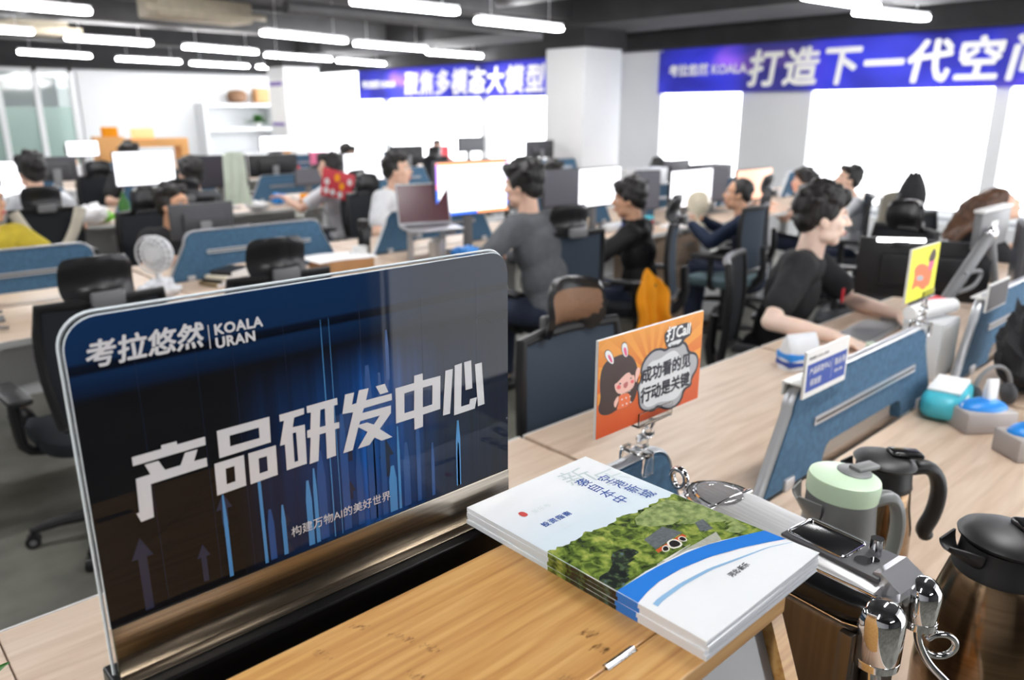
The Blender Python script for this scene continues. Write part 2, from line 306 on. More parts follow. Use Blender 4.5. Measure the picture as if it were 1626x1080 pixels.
BOOK = {'trees': [(10.7, 181.9), (27.3, 177.6), (52.5, 180.9), (80.1, 175.3), (100.7, 176.8), (135.1, 170.7), (162.7, 172.1), (193.8, 169.1), (200.0, 153.8), (200.2, 132.8), (196.6, 113.8), (193.8, 90.6), (192.0, 75.8), (193.6, 58.2), (169.2, 67.1), (143.2, 77.8), (101.5, 90.6), (59.8, 94.4), (43.8, 95.8), (11.5, 93.9), (10.6, 110.4), (8.9, 141.5)], 'dark': [(42.8, 137.8), (60.5, 135.8), (67.9, 125.3), (59.6, 111.6), (55.6, 101.6), (41.8, 97.7), (13.3, 95.4), (11.0, 103.8), (11.0, 119.7), (25.5, 119.4)], 'plaza': [(59.8, 94.4), (66.9, 101.5), (95.4, 103.5), (112.8, 98.5), (134.2, 97.6), (155.0, 94.0), (143.2, 77.8), (101.5, 90.6)], 'roof': [(87.3, 131.5), (121.8, 134.7), (127.1, 113.9), (81.6, 112.6)], 'wall': [(80.5, 111.8), (124.7, 112.2), (124.1, 101.1), (83.5, 100.0), (76.2, 103.3)], 'arch1': [(99.4, 110.8), (106.1, 112.1), (109.8, 108.7), (108.5, 102.4), (102.9, 100.2), (95.4, 103.5)], 'arch2': [(86.3, 108.2), (91.8, 110.5), (94.4, 108.0), (90.0, 103.0), (84.7, 104.4)], 'arch3': [(113.8, 108.8), (118.9, 109.8), (120.4, 106.5), (117.4, 101.7), (113.0, 103.9)], 'roof2': [(152.6, 116.3), (165.2, 115.0), (156.4, 96.6), (140.1, 99.8)], 'steps': [(66.9, 101.5), (102.9, 100.2), (120.6, 98.7), (125.0, 96.5), (106.0, 93.7), (72.0, 93.3)], 'band': [(9.6, 94.1), (28.4, 94.0), (58.8, 93.6), (99.3, 89.0), (142.0, 77.0), (193.0, 57.9), (198.0, 54.1), (196.1, 30.6), (177.3, 42.5), (146.2, 56.5), (109.4, 69.1), (71.9, 76.4), (40.3, 79.7), (10.5, 78.1), (7.2, 88.7)], 'stripe': [(18.6, 63.3), (51.3, 63.3), (91.1, 58.6), (126.8, 49.4), (164.1, 39.8), (189.7, 27.2), (187.9, 26.2), (159.3, 37.0), (122.2, 45.0), (86.9, 52.7), (52.3, 56.1), (22.6, 53.7), (14.4, 57.0)]}
# ================================================================ the room
XL, XR, YN, YF, ZC = -4.0, 9.5, -6.0, 17.6, 2.95
def struct(name, mb, mats, parent=None, ang=40):
    o = mb.build(name, mats, parent, ang)
    if parent is None: o['kind'] = 'structure'
    return o
struct('floor', MB().box((XL, YN, -0.1), (XR + 0.2, YF + 2, 0)), 'floor')
struct('ceiling', MB().box((XL, YN, ZC), (XR + 0.2, YF + 2, ZC + 0.1)), 'ceiling')
struct('wall_back', MB().box((4.66, YF, 0), (XR + 0.2, YF + 0.12, ZC)), 'white_wall')
struct('wall_beyond', MB().box((XL, YF + 1.6, 0), (4.66, YF + 1.7, ZC)), 'white_wall')
struct('wall_left', MB().box((XL - 0.1, YN, 0), (XL, YF + 2, ZC)), 'white_wall')
wf = MB().box((1.85, -1.75, 0), (XR, -1.6, 0.22)).box((1.85, -1.75, 2.4), (XR, -1.6, ZC)).box((1.85, -1.75, 0.22), (1.86, -1.6, 2.4)).box((6.0, -1.75, 0.22), (XR, -1.6, 2.4))
struct('wall_front', wf, 'white_wall', ang=0)
w = struct('window_8', MB().box((1.86, -1.72, 0.22), (1.91, -1.66, 2.4)).box((5.95, -1.72, 0.22), (6.0, -1.66, 2.4)).box((3.95, -1.72, 0.22), (4.0, -1.66, 2.4)), 'alu', ang=0)
MB().box((1.91, -1.70, 0.22), (5.95, -1.694, 2.4)).build('pane', 'acrylic', w, 0)
struct('wall_rear', MB().box((XL, YN - 0.1, 0), (XR, YN, ZC)), 'dark_grey')
# window wall on the right: solid piers, sill, lintel, and a window in each opening
WINS = [(-0.9, 2.68), (2.83, 4.84), (5.81, 7.11), (8.05, 10.9), (11.1, 14.0), (14.2, 17.2)]
wr = MB(); ys = [-1.6] + [v for w in WINS for v in w] + [YF]
for i in range(0, len(ys), 2): wr.box((XR, ys[i], 0), (XR + 0.25, ys[i + 1], ZC))
for a, b in WINS: wr.box((XR, a, 0), (XR + 0.25, b, 0.35)); wr.box((XR, a, 2.62), (XR + 0.25, b, ZC))
struct('wall_right', wr, 'white_wall', ang=0)
for i, (a, b) in enumerate(WINS):
    f = MB()
    for y in (a, (a + b) / 2 - 0.025, b - 0.05): f.box((XR + 0.12, y, 0.35), (XR + 0.17, y + 0.05, 2.62))
    f.box((XR + 0.12, a, 0.35), (XR + 0.17, b, 0.40)); f.box((XR + 0.12, a, 2.57), (XR + 0.17, b, 2.62))
    w = struct('window_%d' % (i + 1), f, 'alu', ang=0)
    MB().box((XR + 0.14, a + 0.05, 0.4), (XR + 0.146, b - 0.05, 2.57)).build('pane', 'acrylic', w, 0)
BL = ['at the right edge of the picture', 'beneath the last characters of the right banner', 'at the left end of the right banner',
      'beside the big white pillar', 'under the middle of the left banner', 'at the far end beside the shelf corner']
for i, (a, b) in enumerate(WINS):
    t = thing('roller_blind', 'white roller blind glowing with daylight, ' + BL[i], 'blind', (XR + 0.05, (a + b) / 2, 2.62), 0, 'white roller blinds')
    h = (b - a) / 2 - 0.01
    MB().grid(lambda u, v: (0.004 * math.sin(v * 9 + u * 5), -h + 2 * h * u, -0.03 - 2.1 * v), 8, 20, 0.002).build('fabric', 'blind', t, 0)
    MB().cyl((0, -h, -0.015), (0, h, -0.015), 0.014).build('roller', 'alu', t)
    MB().cyl((0, -h, -2.135), (0, h, -2.135), 0.011).build('bottom_bar', 'alu', t)
t = thing('roller_blind', 'white roller blind glowing with daylight, behind the photographer on the near wall', 'blind', (3.84, -1.63, 2.4), R(-90), 'white roller blinds')
MB().grid(lambda u, v: (0.004 * math.sin(v * 9 + u * 5), -2.0 + 4.0 * u, -0.03 - 2.12 * v), 8, 20, 0.002).build('fabric', 'blind_near', t, 0)
MB().cyl((0, -2.0, -0.015), (0, 2.0, -0.015), 0.014).build('roller', 'alu', t)
MB().cyl((0, -2.0, -2.155), (0, 2.0, -2.155), 0.011).build('bottom_bar', 'alu', t)
# pillars: white below, dark paint above
def pillar(n, x, y, w, d, zt):
    p = MB().box((x, y, 0), (x + w, y + d, zt), 0.015); o = struct('trim_%d' % n, p, 'white_wall')
    MB().box((x - 0.03, y - 0.03, zt), (x + w + 0.03, y + d + 0.03, ZC)).build('capital', 'ceiling', o, 0)
    return o
pillar(1, 7.6, 6.89, 0.73, 0.67, 2.33)
pillar(2, 7.21, 14.0, 0.73, 0.66, 2.36)
bm_ = MB()
for a, b in (((9.2, -1.6, 2.385), (9.5, YF, ZC)), ((XL, 17.2, 2.36), (9.5, YF, ZC)), ((7.4, -1.6, 2.55), (8.5, 14.0, ZC)), ((XL, 13.8, 2.6), (9.5, 14.3, ZC)), ((XL, 6.9, 2.62), (9.5, 7.5, ZC))): bm_.box(a, b)
struct('trim_3', bm_, 'ceiling', ang=0)
# left glazed partition
g = MB()
for x in (2.0, 2.62, 3.25, 3.88, 4.5): g.box((x, YF, 0), (x + 0.1, YF + 0.08, 2.4))
g.box((2.0, YF, 2.3), (4.6, YF + 0.08, 2.4)); g.box((2.0, YF, 0), (4.6, YF + 0.08, 0.1))
gp = struct('window_7', g, 'white_metal', ang=0)
M['glass_green'] = mat('glass_green', (196, 222, 214), 0.25, trans=0.55); M['glass_clear'] = mat('glass_clear', (226, 236, 234), 0.05, trans=0.85)
for x in (2.1, 2.72, 3.35, 3.98):
    MB().box((x, YF + 0.03, 0.1), (x + 0.53, YF + 0.045, 1.65)).build('frosted_pane', 'glass_green', gp, 0)
    MB().box((x, YF + 0.03, 1.65), (x + 0.53, YF + 0.045, 2.3)).build('clear_pane', 'glass_clear', gp, 0)
# ceiling tubes: positions follow the two-way grid of the room
LAMPS = [((3.867, 6.172), (4.983, 6.15)), ((5.57, 6.539), (6.84, 6.575)), ((4.555, 9.293), (5.868, 9.603)), ((3.019, 11.614), (4.116, 11.769)), ((4.662, 12.003), (5.925, 12.361)), ((6.187, 9.852), (7.505, 10.015)), ((7.9, 10.49), (9.1, 10.6)), ((6.303, 12.789), (7.665, 13.068)), ((4.799, 15.486), (5.962, 15.647)), ((6.273, 15.9), (7.55, 16.2)), ((7.952, 13.291), (9.15, 13.6)), ((3.134, 14.762), (4.253, 15.103)), ((7.749, 3.589), (8.772, 3.345)), ((1.38, 10.93), (2.527, 11.066)), ((1.3, 8.37), (2.448, 8.497)), ((7.75, 16.15), (8.8, 16.5)), ((6.414, 3.404), (7.508, 3.31)), ((1.9, 14.6), (2.7, 14.7)),
         ((-1.4, 0.3), (-0.2, 0.3)), ((1.2, 0.3), (2.4, 0.3)), ((3.8, 0.3), (5.0, 0.3)), ((6.4, 0.3), (7.6, 0.3)), ((-1.0, 3.4), (0.2, 3.4)), ((1.4, 3.4), (2.6, 3.4)), ((4.0, 3.4), (5.2, 3.4)), ((-0.9, 6.3), (0.3, 6.3)), ((1.5, 6.3), (2.6, 6.3)), ((-0.6, -2.6), (0.6, -2.6))]
LL = ['nearest one left of the big pillar', 'just left of the big white pillar', 'over the middle rows, left of the left banner', 'third row back, left of the beige air unit', 'third row back, right of the beige air unit',
      'above the start of the left banner', 'above the middle of the left banner', 'third row back near the left pillar', 'over the white back wall, left half', 'over the white back wall, right half', 'far row above the first banner letters', 'far left above the glazed partition',
      'at right, second of the touching pair', 'cut by the left picture edge, lower one', 'top left corner of the picture', 'tiny one just left of the far pillar', 'at right, first of the touching pair', 'far left edge, lowest of all',
      'left end of the row over the sign', 'second in the row over the sign', 'third in the row over the sign', 'right end of the row over the sign', 'left end over the first aisle', 'middle over the first aisle', 'right end over the first aisle', 'left end over the second desks', 'middle over the second desks', 'behind the photographer']
proto = None
for (p, q), l in zip(LAMPS, LL):
    p, q = Vector((*p, 2.46)), Vector((*q, 2.46)); c = (p + q) / 2; a = math.atan2(q.y - p.y, q.x - p.x)
    t = thing('tube_light', 'white linear tube light under dark ceiling, ' + l, 'ceiling light', c, a, 'linear ceiling lights')
    h = (q - p).length / 2
    MB().box((-h, -0.055, -0.03), (h, 0.055, 0.02), 0.02, 3).build('diffuser', 'lamp', t)
    MB().box((-h, -0.04, 0.0225), (h, 0.04, 0.05)).build('housing', 'lamp_body', t, 0)
    for s in (-0.7, 0.7): MB().cyl((s * h, 0, 0.05), (s * h, 0, 0.49), 0.004, n=6).build('hanger', 'lamp_body', t)
# ducts, pipes and air units hung below the slab
def duct(label, a, b, r, m='duct', flat=False):
    t = MB()
    if flat: t.box(a, b, 0.02)
    else: t.cyl(a, b, r, n=18)
    tag(t.build('ceiling_duct', m), label, 'duct', None)
duct('wide grey rectangular air duct running across the dark ceiling', (XL, 10.9, 2.62), (9.2, 11.4, 2.88), 0, flat=True)
duct('grey pipe under ceiling running toward window wall, above big pillar', (4.2, 8.0, 2.6), (9.2, 8.0, 2.6), 0.07)
duct('slim silver pipe above the right banner, nearest the windows', (8.0, 5.6, 2.62), (8.0, 8.9, 2.62), 0.035, 'lamp_body')
duct('long grey pipe under ceiling parallel to left wall', (2.4, 5.8, 2.72), (2.4, 16.8, 2.72), 0.08)
duct('grey pipe beside the touching pair of lamps at right', (6.0, 2.2, 2.68), (6.0, 6.7, 2.68), 0.06)
for (x, y, l) in ((3.75, 9.2, 'large beige metal air unit hanging from ceiling at upper left'), (2.6, 12.2, 'small beige metal air unit farther back behind a tube light')):
    t = thing('air_unit', l, 'air conditioner', (x, y, 2.62), R(8)); t.scale = (0.75, 0.75, 1)
    MB().box((-0.75, -0.3, -0.1), (0.75, 0.3, 0.12), 0.03).build('casing', 'beige_metal', t)
    MB().box((-0.95, -0.36, -0.06), (0.95, -0.302, 0.0), 0.01).build('air_grille', 'beige_metal', t)
    k = MB()
    for s in (-0.6, 0.6): k.cyl((s, 0, 0.12), (s, 0, 0.33), 0.012, n=8)
    k.build('hanger', 'grey_plastic', t)
t = thing('exit_sign', 'small green lit exit sign at the far left below ceiling', 'sign', (1.72, 16.4, 2.4), 0)
MB().box((-0.17, -0.02, -0.07), (0.17, 0.02, 0.07), 0.005).build('housing', 'white_metal', t)
M['exit_green'] = mat('exit_green', (30, 170, 70), 0.4, emit=0.8)
MB().box((-0.155, -0.026, -0.055), (0.155, -0.021, 0.055)).build('face', 'exit_green', t, 0)

# banners on the window wall (translucent cloth, daylight shows through it)
def cloth_mat(name, stops, sc, seed):
    m = ramp_mat(name, stops, scale=sc, nscale=1.1, rough=0.8, detail=2, dist=0.4)
    nt = m.node_tree; p = nt.nodes['Principled BSDF']; out = nt.nodes['Material Output']
    tr = nt.nodes.new('ShaderNodeBsdfTranslucent'); mx = nt.nodes.new('ShaderNodeMixShader'); mx.inputs[0].default_value = 0.45
    nt.links.new(p.inputs['Base Color'].links[0].from_socket, tr.inputs['Color'])
    nt.links.new(p.outputs[0], mx.inputs[1]); nt.links.new(tr.outputs[0], mx.inputs[2]); nt.links.new(mx.outputs[0], out.inputs['Surface'])
    return m
M['banner'] = cloth_mat('banner', [(0.3, (56, 56, 150)), (0.5, (84, 90, 200)), (0.62, (104, 98, 206)), (0.78, (192, 142, 222))], (1, 0.7, 1.6), 1)
M['banner_white'] = mat('banner_white', (250, 250, 252), 0.8)
def banner(label, y0, y1, z0, z1, txt, small, off):
    t = thing('banner', label, 'banner', (XR - 0.075, (y0 + y1) / 2, z0), 0, 'slogan banners')
    h = (y1 - y0) / 2; H = z1 - z0
    MB().grid(lambda u, v: (0.012 * math.sin(u * 23) * (1 - v), h - 2 * h * u, H * v), 60, 6, 0.002).build('cloth', 'banner', t)
    rot = Matrix.Rotation(-PI / 2, 4, 'Z') @ Matrix.Rotation(PI / 2, 4, 'X')
    me = text_mesh(txt, 0.46, bold=0.016, shear=0.12, extrude=0.001, spacing=1.14)
    MB().mesh(me, Matrix.Translation((-0.03, h - off, 0.11)) @ rot).build('lettering', 'banner_white', t, 0)
    me = text_mesh(small, 0.16, bold=0.006, extrude=0.001)
    MB().mesh(me, Matrix.Translation((-0.03, h - 0.2, 0.24)) @ rot).build('small_lettering', 'banner_white', t, 0)
    k = MB()
    for y in (-h + 0.05, h - 0.05): k.cyl((-0.02, y, H - 0.04), (0.04, y, H - 0.04), 0.012, n=8)
    k.build('eyelet', 'alu', t)
banner('purple-blue banner above the right windows with large white slogan beginning 打造', 0.6, 7.12, 1.80, 2.405, '打造下一代空间智能', '考拉悠然 KOALA', 1.42)
banner('purple-blue banner far behind the white pillar with smaller blurred slogan', 7.95, 15.0, 1.80, 2.385, '聚焦多模态大模型技术', '考拉悠然 KOALA', 1.72)

# ================================================================ desks and partitions
ORD = ['leftmost', 'second from left', 'third from left', 'fourth from left', 'fifth from left', 'sixth from left', 'seventh from left']
def make_desk(label, x, y, flip):
    t = thing('desk', label, 'desk', (x, y, 0), PI if flip else 0, 'bench desks')
    # local: user edge at -y
    MB().box((-0.583, -0.294, 0.7155), (0.583, 0.296, 0.74), 0.002).build('tabletop', 'desk_wood', t, 0)
    MB().box((-0.584, -0.298, 0.7145), (0.584, -0.2945, 0.7405)).build('edge_band', 'edge_white', t, 0)
    for sx in (-1, 1):
        MB().box((sx * 0.54 - 0.025, -0.24, 0.0), (sx * 0.54 + 0.025, -0.19, 0.7145), 0.004).build('leg', 'white_metal', t)
    MB().box((-0.51, 0.25, 0.35), (0.51, 0.262, 0.70)).build('modesty_panel', 'white_metal', t, 0)
    return t
desk0 = None
def desk(label, x, y, flip):
    global desk0
    if desk0 is None: desk0 = make_desk(label, x, y, flip); return desk0
    return dup(desk0, label, (x, y, 0), PI if flip else 0, 'bench desks')
XC = [0.70 + 1.18 * i for i in range(7)]
ROWS = {1: 0.75, 2: 3.88, 3: 6.98, 4: 10.1, 5: 13.2}
RN = {1: 'the front row', 2: 'the second row', 3: 'the third row', 4: 'the fourth row', 5: 'the last row'}
for r, yc in ROWS.items():
    for i, x in enumerate(XC):
        if r == 1 and i > 5: continue
        if r >= 4 and i in (0,): continue
        desk('pale wood desk, near side of %s, %s' % (RN[r], ORD[i]), x, yc - 0.31, False)
        desk('pale wood desk, far side of %s, %s' % (RN[r], ORD[i]), x, yc + 0.31, True)
def make_partition():
    t = thing('desk_partition', '', 'desk divider', (0, 0, 0), 0, 'blue felt desk dividers')
    def outline(d):
        base = [(-0.47 + d, 0.745), (-0.2, 0.745)]
        base += [(-0.2 + 0.03 * (1 - math.cos(R(a))), 0.745 + 0.055 * math.sin(R(a))) for a in (30, 60, 90)]
        base += [(0.22 + 0.03 * math.sin(R(a)), 0.745 + 0.055 * math.cos(R(a))) for a in (0, 30, 60)]
        base += [(0.25, 0.745), (0.47 - d, 0.745)]
        top = []
        for cx, a0, sx in ((0.318, 0, 1), (-0.318, 90, -1)):
            for k in range(7):
                a = R(a0 + 15 * k if sx > 0 else a0 + 15 * k); top.append((cx + (0.058 - d) * math.cos(a) + 0.0, 0.985 - 0.06 + (0.06 - d) * math.sin(a)))
        return base + top
    MB().prism(outline(0.004), -0.014, 0.014, bev=0.003).build('felt_panel', 'blue_felt', t)
    # silver trim follows the sloping sides and the top
    o = outline(0.0); n0 = 10
    path = [o[n0 - 1]] + o[n0:] + [o[0]]
    MB().tube([(x, 0, z) for x, z in path], 0.0055, n=6, flat=2.4, up=(0, 1, 0)).build('trim', 'alu', t)
    k = MB().m(0).box((-0.27, -0.019, 0.869), (0.30, -0.0145, 0.889)).box((-0.27, 0.0145, 0.869), (0.30, 0.019, 0.889))
    k.m(1).box((-0.265, -0.0196, 0.876), (0.295, -0.0192, 0.882))
    k.build('accessory_rail', ['alu', 'black_plastic'], t, 0)
    for s in (-0.36, 0.38): MB().box((s - 0.02, -0.02, 0.7405), (s + 0.02, 0.02, 0.77), 0.003).build('clamp', 'alu', t)
    return t
part0 = make_partition(); first = True
PN = {1: 'front row', 2: 'second row', 3: 'third row', 4: 'fourth row'}
PX = {1: [0.70, 1.88, 3.055, 4.235, 5.4], 2: [0.61, 1.77, 2.95, 4.15, 5.35, 6.5, 7.65], 3: [0.1, 1.27, 2.45, 3.63, 4.8, 6.0, 7.2], 4: [1.9, 3.1, 4.3, 5.5, 6.7]}
for r, xs in PX.items():
    for i, x in enumerate(xs):
        l = 'blue felt desk divider with silver rail, %s, %s' % (PN[r], ORD[i])
        if (r, i) == (1, 1): l = 'blue felt desk divider carrying the blue name plate, behind the kettles'
        if (r, i) == (1, 0): l = 'blue felt desk divider mostly hidden behind the magazines, carrying the orange card'
        if first: part0.location = (x, ROWS[r], 0); part0['label'] = l; first = False
        else: dup(part0, l, (x, ROWS[r], 0), 0, 'blue felt desk dividers')

# ================================================================ office chairs (face +y)
def make_chair(panel, pad, seat='black_mesh', hd=True):
    t = thing('office_chair', '', 'chair', (0, 0, 0), 0)
    rings = []
    for z, k in ((0.425, 0.86), (0.435, 0.97), (0.46, 1.0), (0.485, 0.97), (0.495, 0.86)):
        rings.append([(0.24 * k * (abs(math.cos(a)) ** 0.55) * (1 if math.cos(a) > 0 else -1), 0.015 + 0.235 * k * (abs(math.sin(a)) ** 0.55) * (1 if math.sin(a) > 0 else -1), z - 0.02 * (math.sin(a) > 0.75)) for a in [2 * PI * j / 36 for j in range(36)]])
    MB().loft(rings).build('seat', seat, t)
    def back(u, v):
        x = (u - 0.5) * 2; z = 0.55 + 0.44 * v
        return (x * (0.185 + 0.03 * math.sin(v * PI * 0.8)), -0.235 + 0.045 * math.sin(v * PI * 0.62) - 0.035 * v + 0.035 * x * x, z)
    fr = [back(u, 0) for u in (0, 0.25, 0.5, 0.75, 1)] + [back(1, v) for v in (0.2, 0.4, 0.6, 0.8, 1.0)] + [back(u, 1) for u in (0.75, 0.5, 0.25, 0)] + [back(0, v) for v in (0.8, 0.6, 0.4, 0.2, 0)]
    bo = MB().grid(back, 10, 12, 0.006).build('backrest', panel, t)
    MB().tube(fr, 0.017, n=8).build('back_frame', 'black_plastic', bo)
    MB().tube([(0, -0.03, 0.40), (0, -0.2, 0.42), (0, -0.285, 0.52), (0, -0.27, 0.72)], [0.035, 0.032, 0.028, 0.02], n=10, smooth=1).build('back_support', 'black_plastic', t)
    def head(u, v):
        x = (u - 0.5) * 2
        return (x * (0.122 - 0.02 * (2 * v - 1) ** 4), -0.255 + 0.06 * x * x + 0.05 * (1 - v) * math.sin(v * PI) + 0.028 * (v - 0.3), 0.995 + 0.155 * v - 0.014 * x ** 4)
    if hd:
        h = MB().grid(head, 14, 10, 0.018).build('headrest', 'black_leather', t)
        def pad_(u, v):
            p = head(0.07 + 0.86 * u, 0.05 + 0.72 * v); return (p[0], p[1] + 0.0185, p[2])
        MB().grid(pad_, 10, 6, 0.004).build('headrest_pad', pad, h)
        MB().box((-0.055, -0.275, 0.975), (0.055, -0.245, 1.03), 0.01).build('headrest_bracket', 'grey_plastic', t)
    for s in (-1, 1):
        MB().tube([(s * 0.2, -0.02, 0.42), (s * 0.275, -0.02, 0.44), (s * 0.285, -0.02, 0.53), (s * 0.285, -0.02, 0.64)], [0.018, 0.018, 0.02, 0.02], n=8, smooth=1).build('armrest_post', 'black_plastic', t)
        MB().box((s * 0.285 - 0.04, -0.14, 0.645), (s * 0.285 + 0.04, 0.12, 0.672), 0.012).build('armrest', 'black_plastic', t)
    MB().lathe([(0.028, 0.09), (0.028, 0.26), (0.018, 0.262), (0.018, 0.385), (0.06, 0.39), (0.075, 0.425)], n=16).build('gas_lift', 'black_plastic', t)
    b = MB().lathe([(0.045, 0.07), (0.05, 0.11), (0.035, 0.125)], n=16)
    for k in range(5):
        a = 2 * PI * k / 5 + 0.3
        b.tube([(0.03 * math.cos(a), 0.03 * math.sin(a), 0.1), (0.2 * math.cos(a), 0.2 * math.sin(a), 0.088), (0.3 * math.cos(a), 0.3 * math.sin(a), 0.068)], [0.03, 0.022, 0.015], n=8)
    b.build('star_base', 'black_plastic', t)
    for k in range(5):
        a = 2 * PI * k / 5 + 0.3; x, y = 0.295 * math.cos(a), 0.295 * math.sin(a)
        MB().m(0).cyl((x - 0.02 * math.sin(a), y + 0.02 * math.cos(a), 0.027), (x + 0.02 * math.sin(a), y - 0.02 * math.cos(a), 0.027), 0.027, n=14).m(1).cyl((x - 0.022 * math.sin(a), y + 0.022 * math.cos(a), 0.027), (x + 0.022 * math.sin(a), y - 0.022 * math.cos(a), 0.027), 0.012, n=10).build('caster', ['black_plastic', 'grey_plastic'], t)
    t.scale = (0.97, 0.97, 0.955)
    return t
CH = {}
def chair(label, x, y, deg, panel='black_mesh', pad='black_leather', seat='black_mesh', hd=True):
    k = (panel, pad, seat, hd)
    if k not in CH:
        CH[k] = make_chair(*k); c = CH[k]; c.location = (x, y, 0); c.rotation_euler = (0, 0, R(deg)); c['label'] = label; c['group'] = 'office chairs'; return c
    return dup(CH[k], label, (x, y, 0), R(deg), 'office chairs')
chair('slate-backed office chair with brown-faced headrest, just right of the big sign', 1.59, 1.28, 180, 'slate_mesh', 'tan_mesh')
chair('large black office chair directly behind the left half of the sign', 0.71, 3.0, 3)
chair('black office chair in front of the wide blue divider, behind the sign', 1.36, 2.96, -4)
chair('slate-backed office chair of the person in the grey shirt', 3.01, 2.93, -14, 'slate_mesh')
chair('slate-backed chair seen edge-on behind the person in black jacket', 3.64, 2.82, 31, 'slate_mesh')
chair('office chair with grey-blue seat and slate back, of the person in navy', 4.70, 2.90, 8, 'slate_mesh', 'black_leather', 'grey_blue_seat', False)
chair('black office chair of the person in the black t-shirt', 3.03, 1.60, 203, 'black_mesh', 'black_leather', 'black_mesh', False)
chair('black office chair with shiny headrest behind the person with glasses', 1.70, 5.02, 186)
chair('black office chair with a beige cardigan tied across its back', 1.21, 5.95, 2)
chair('black office chair with squarish headrest before the dark screen, third row', 2.14, 5.95, -6)
chair('black office chair behind the person in white t-shirt', 3.36, 5.08, 190)
chair('grey office chair of the person holding the red card', 3.46, 5.86, 20, 'slate_mesh')
chair('black office chair left of the head of the person in black t-shirt', 5.48, 3.28, 22)
chair('grey shiny-backed office chair of the person in white shirt by the windows', 5.90, 2.68, 28, 'slate_mesh', 'black_leather', 'black_mesh', False)
chair('office chair carrying a beige coat and black jacket near the windows', 5.00, 2.08, 10)
chair('office chair behind the monitor, its headrest turned sideways, at right', 4.24, 1.70, 70)
chair('office chair of the person with long brown hair', 5.05, 1.62, 175, 'black_mesh', 'black_leather', 'black_mesh', False)
for x, y, d, l in ((4.4, 9.1, 5, 'fourth row, under the middle tube light'), (3.4, 9.0, -8, 'fourth row before the orange hutch'), (2.3, 8.25, 180, 'third row far side, left'), (4.75, 8.2, 175, 'third row far side, middle'), (5.9, 8.2, 184, 'third row far side, right'), (6.8, 9.1, 0, 'fourth row by the pillar'), (5.6, 5.9, 8, 'third row near side, right')):
    chair('small distant office chair, ' + l, x, y, d)
# ================================================================ people
def capsule(mb, p0, r0, p1, r1, n=14):
    p0, p1 = Vector(p0), Vector(p1); d = p1 - p0; L = d.length
    if L < 1e-6: return mb.ell(p0, r0, u=n, v=8)
    t = d / L; ref = Vector((0, 0, 1)) if abs(t.z) < 0.9 else Vector((0, 1, 0)); a = t.cross(ref).normalized(); b = t.cross(a)
    rings = []
    for k in range(1, 5):
        f = R(-90 + 22.5 * k); rings.append((p0 + t * r0 * math.sin(f), r0 * math.cos(f)))
    for k in range(0, 4):
        f = R(22.5 * k); rings.append((p1 + t * r1 * math.sin(f), r1 * math.cos(f)))
    return mb.loft([[c + (a * math.cos(2 * PI * j / n) + b * math.sin(2 * PI * j / n)) * r for j in range(n)] for c, r in rings])
def remesh(mb, voxel, it=4, wob=0.0, ws=9, stretch=(1, 1, 1)):
    me = bpy.data.meshes.new('r'); mb.bm.to_mesh(me); mb.bm.free()
    o = bpy.data.objects.new('r', me); C.objects.link(o)
    m = o.modifiers.new('r', 'REMESH'); m.mode = 'VOXEL'; m.voxel_size = voxel
    s = o.modifiers.new('s', 'SMOOTH'); s.iterations = it; s.factor = 0.5
    dg = bpy.context.evaluated_depsgraph_get(); dg.update()
    out = bpy.data.meshes.new_from_object(o.evaluated_get(dg)); bpy.data.objects.remove(o); bpy.data.meshes.remove(me)
    if wob:
        ns = [v.normal.copy() for v in out.vertices]
        for v, n in zip(out.vertices, ns):
            c = Vector((v.co.x * stretch[0], v.co.y * stretch[1], v.co.z * stretch[2]))
            v.co += n * wob * (noise.noise(c * ws) + 0.5 * noise.noise(c * ws * 2.3))
    return out
def addmesh(name, me, m, parent):
    q = MB(); q.mesh(me); bpy.data.meshes.remove(me); return q.build(name, m, parent, 75)
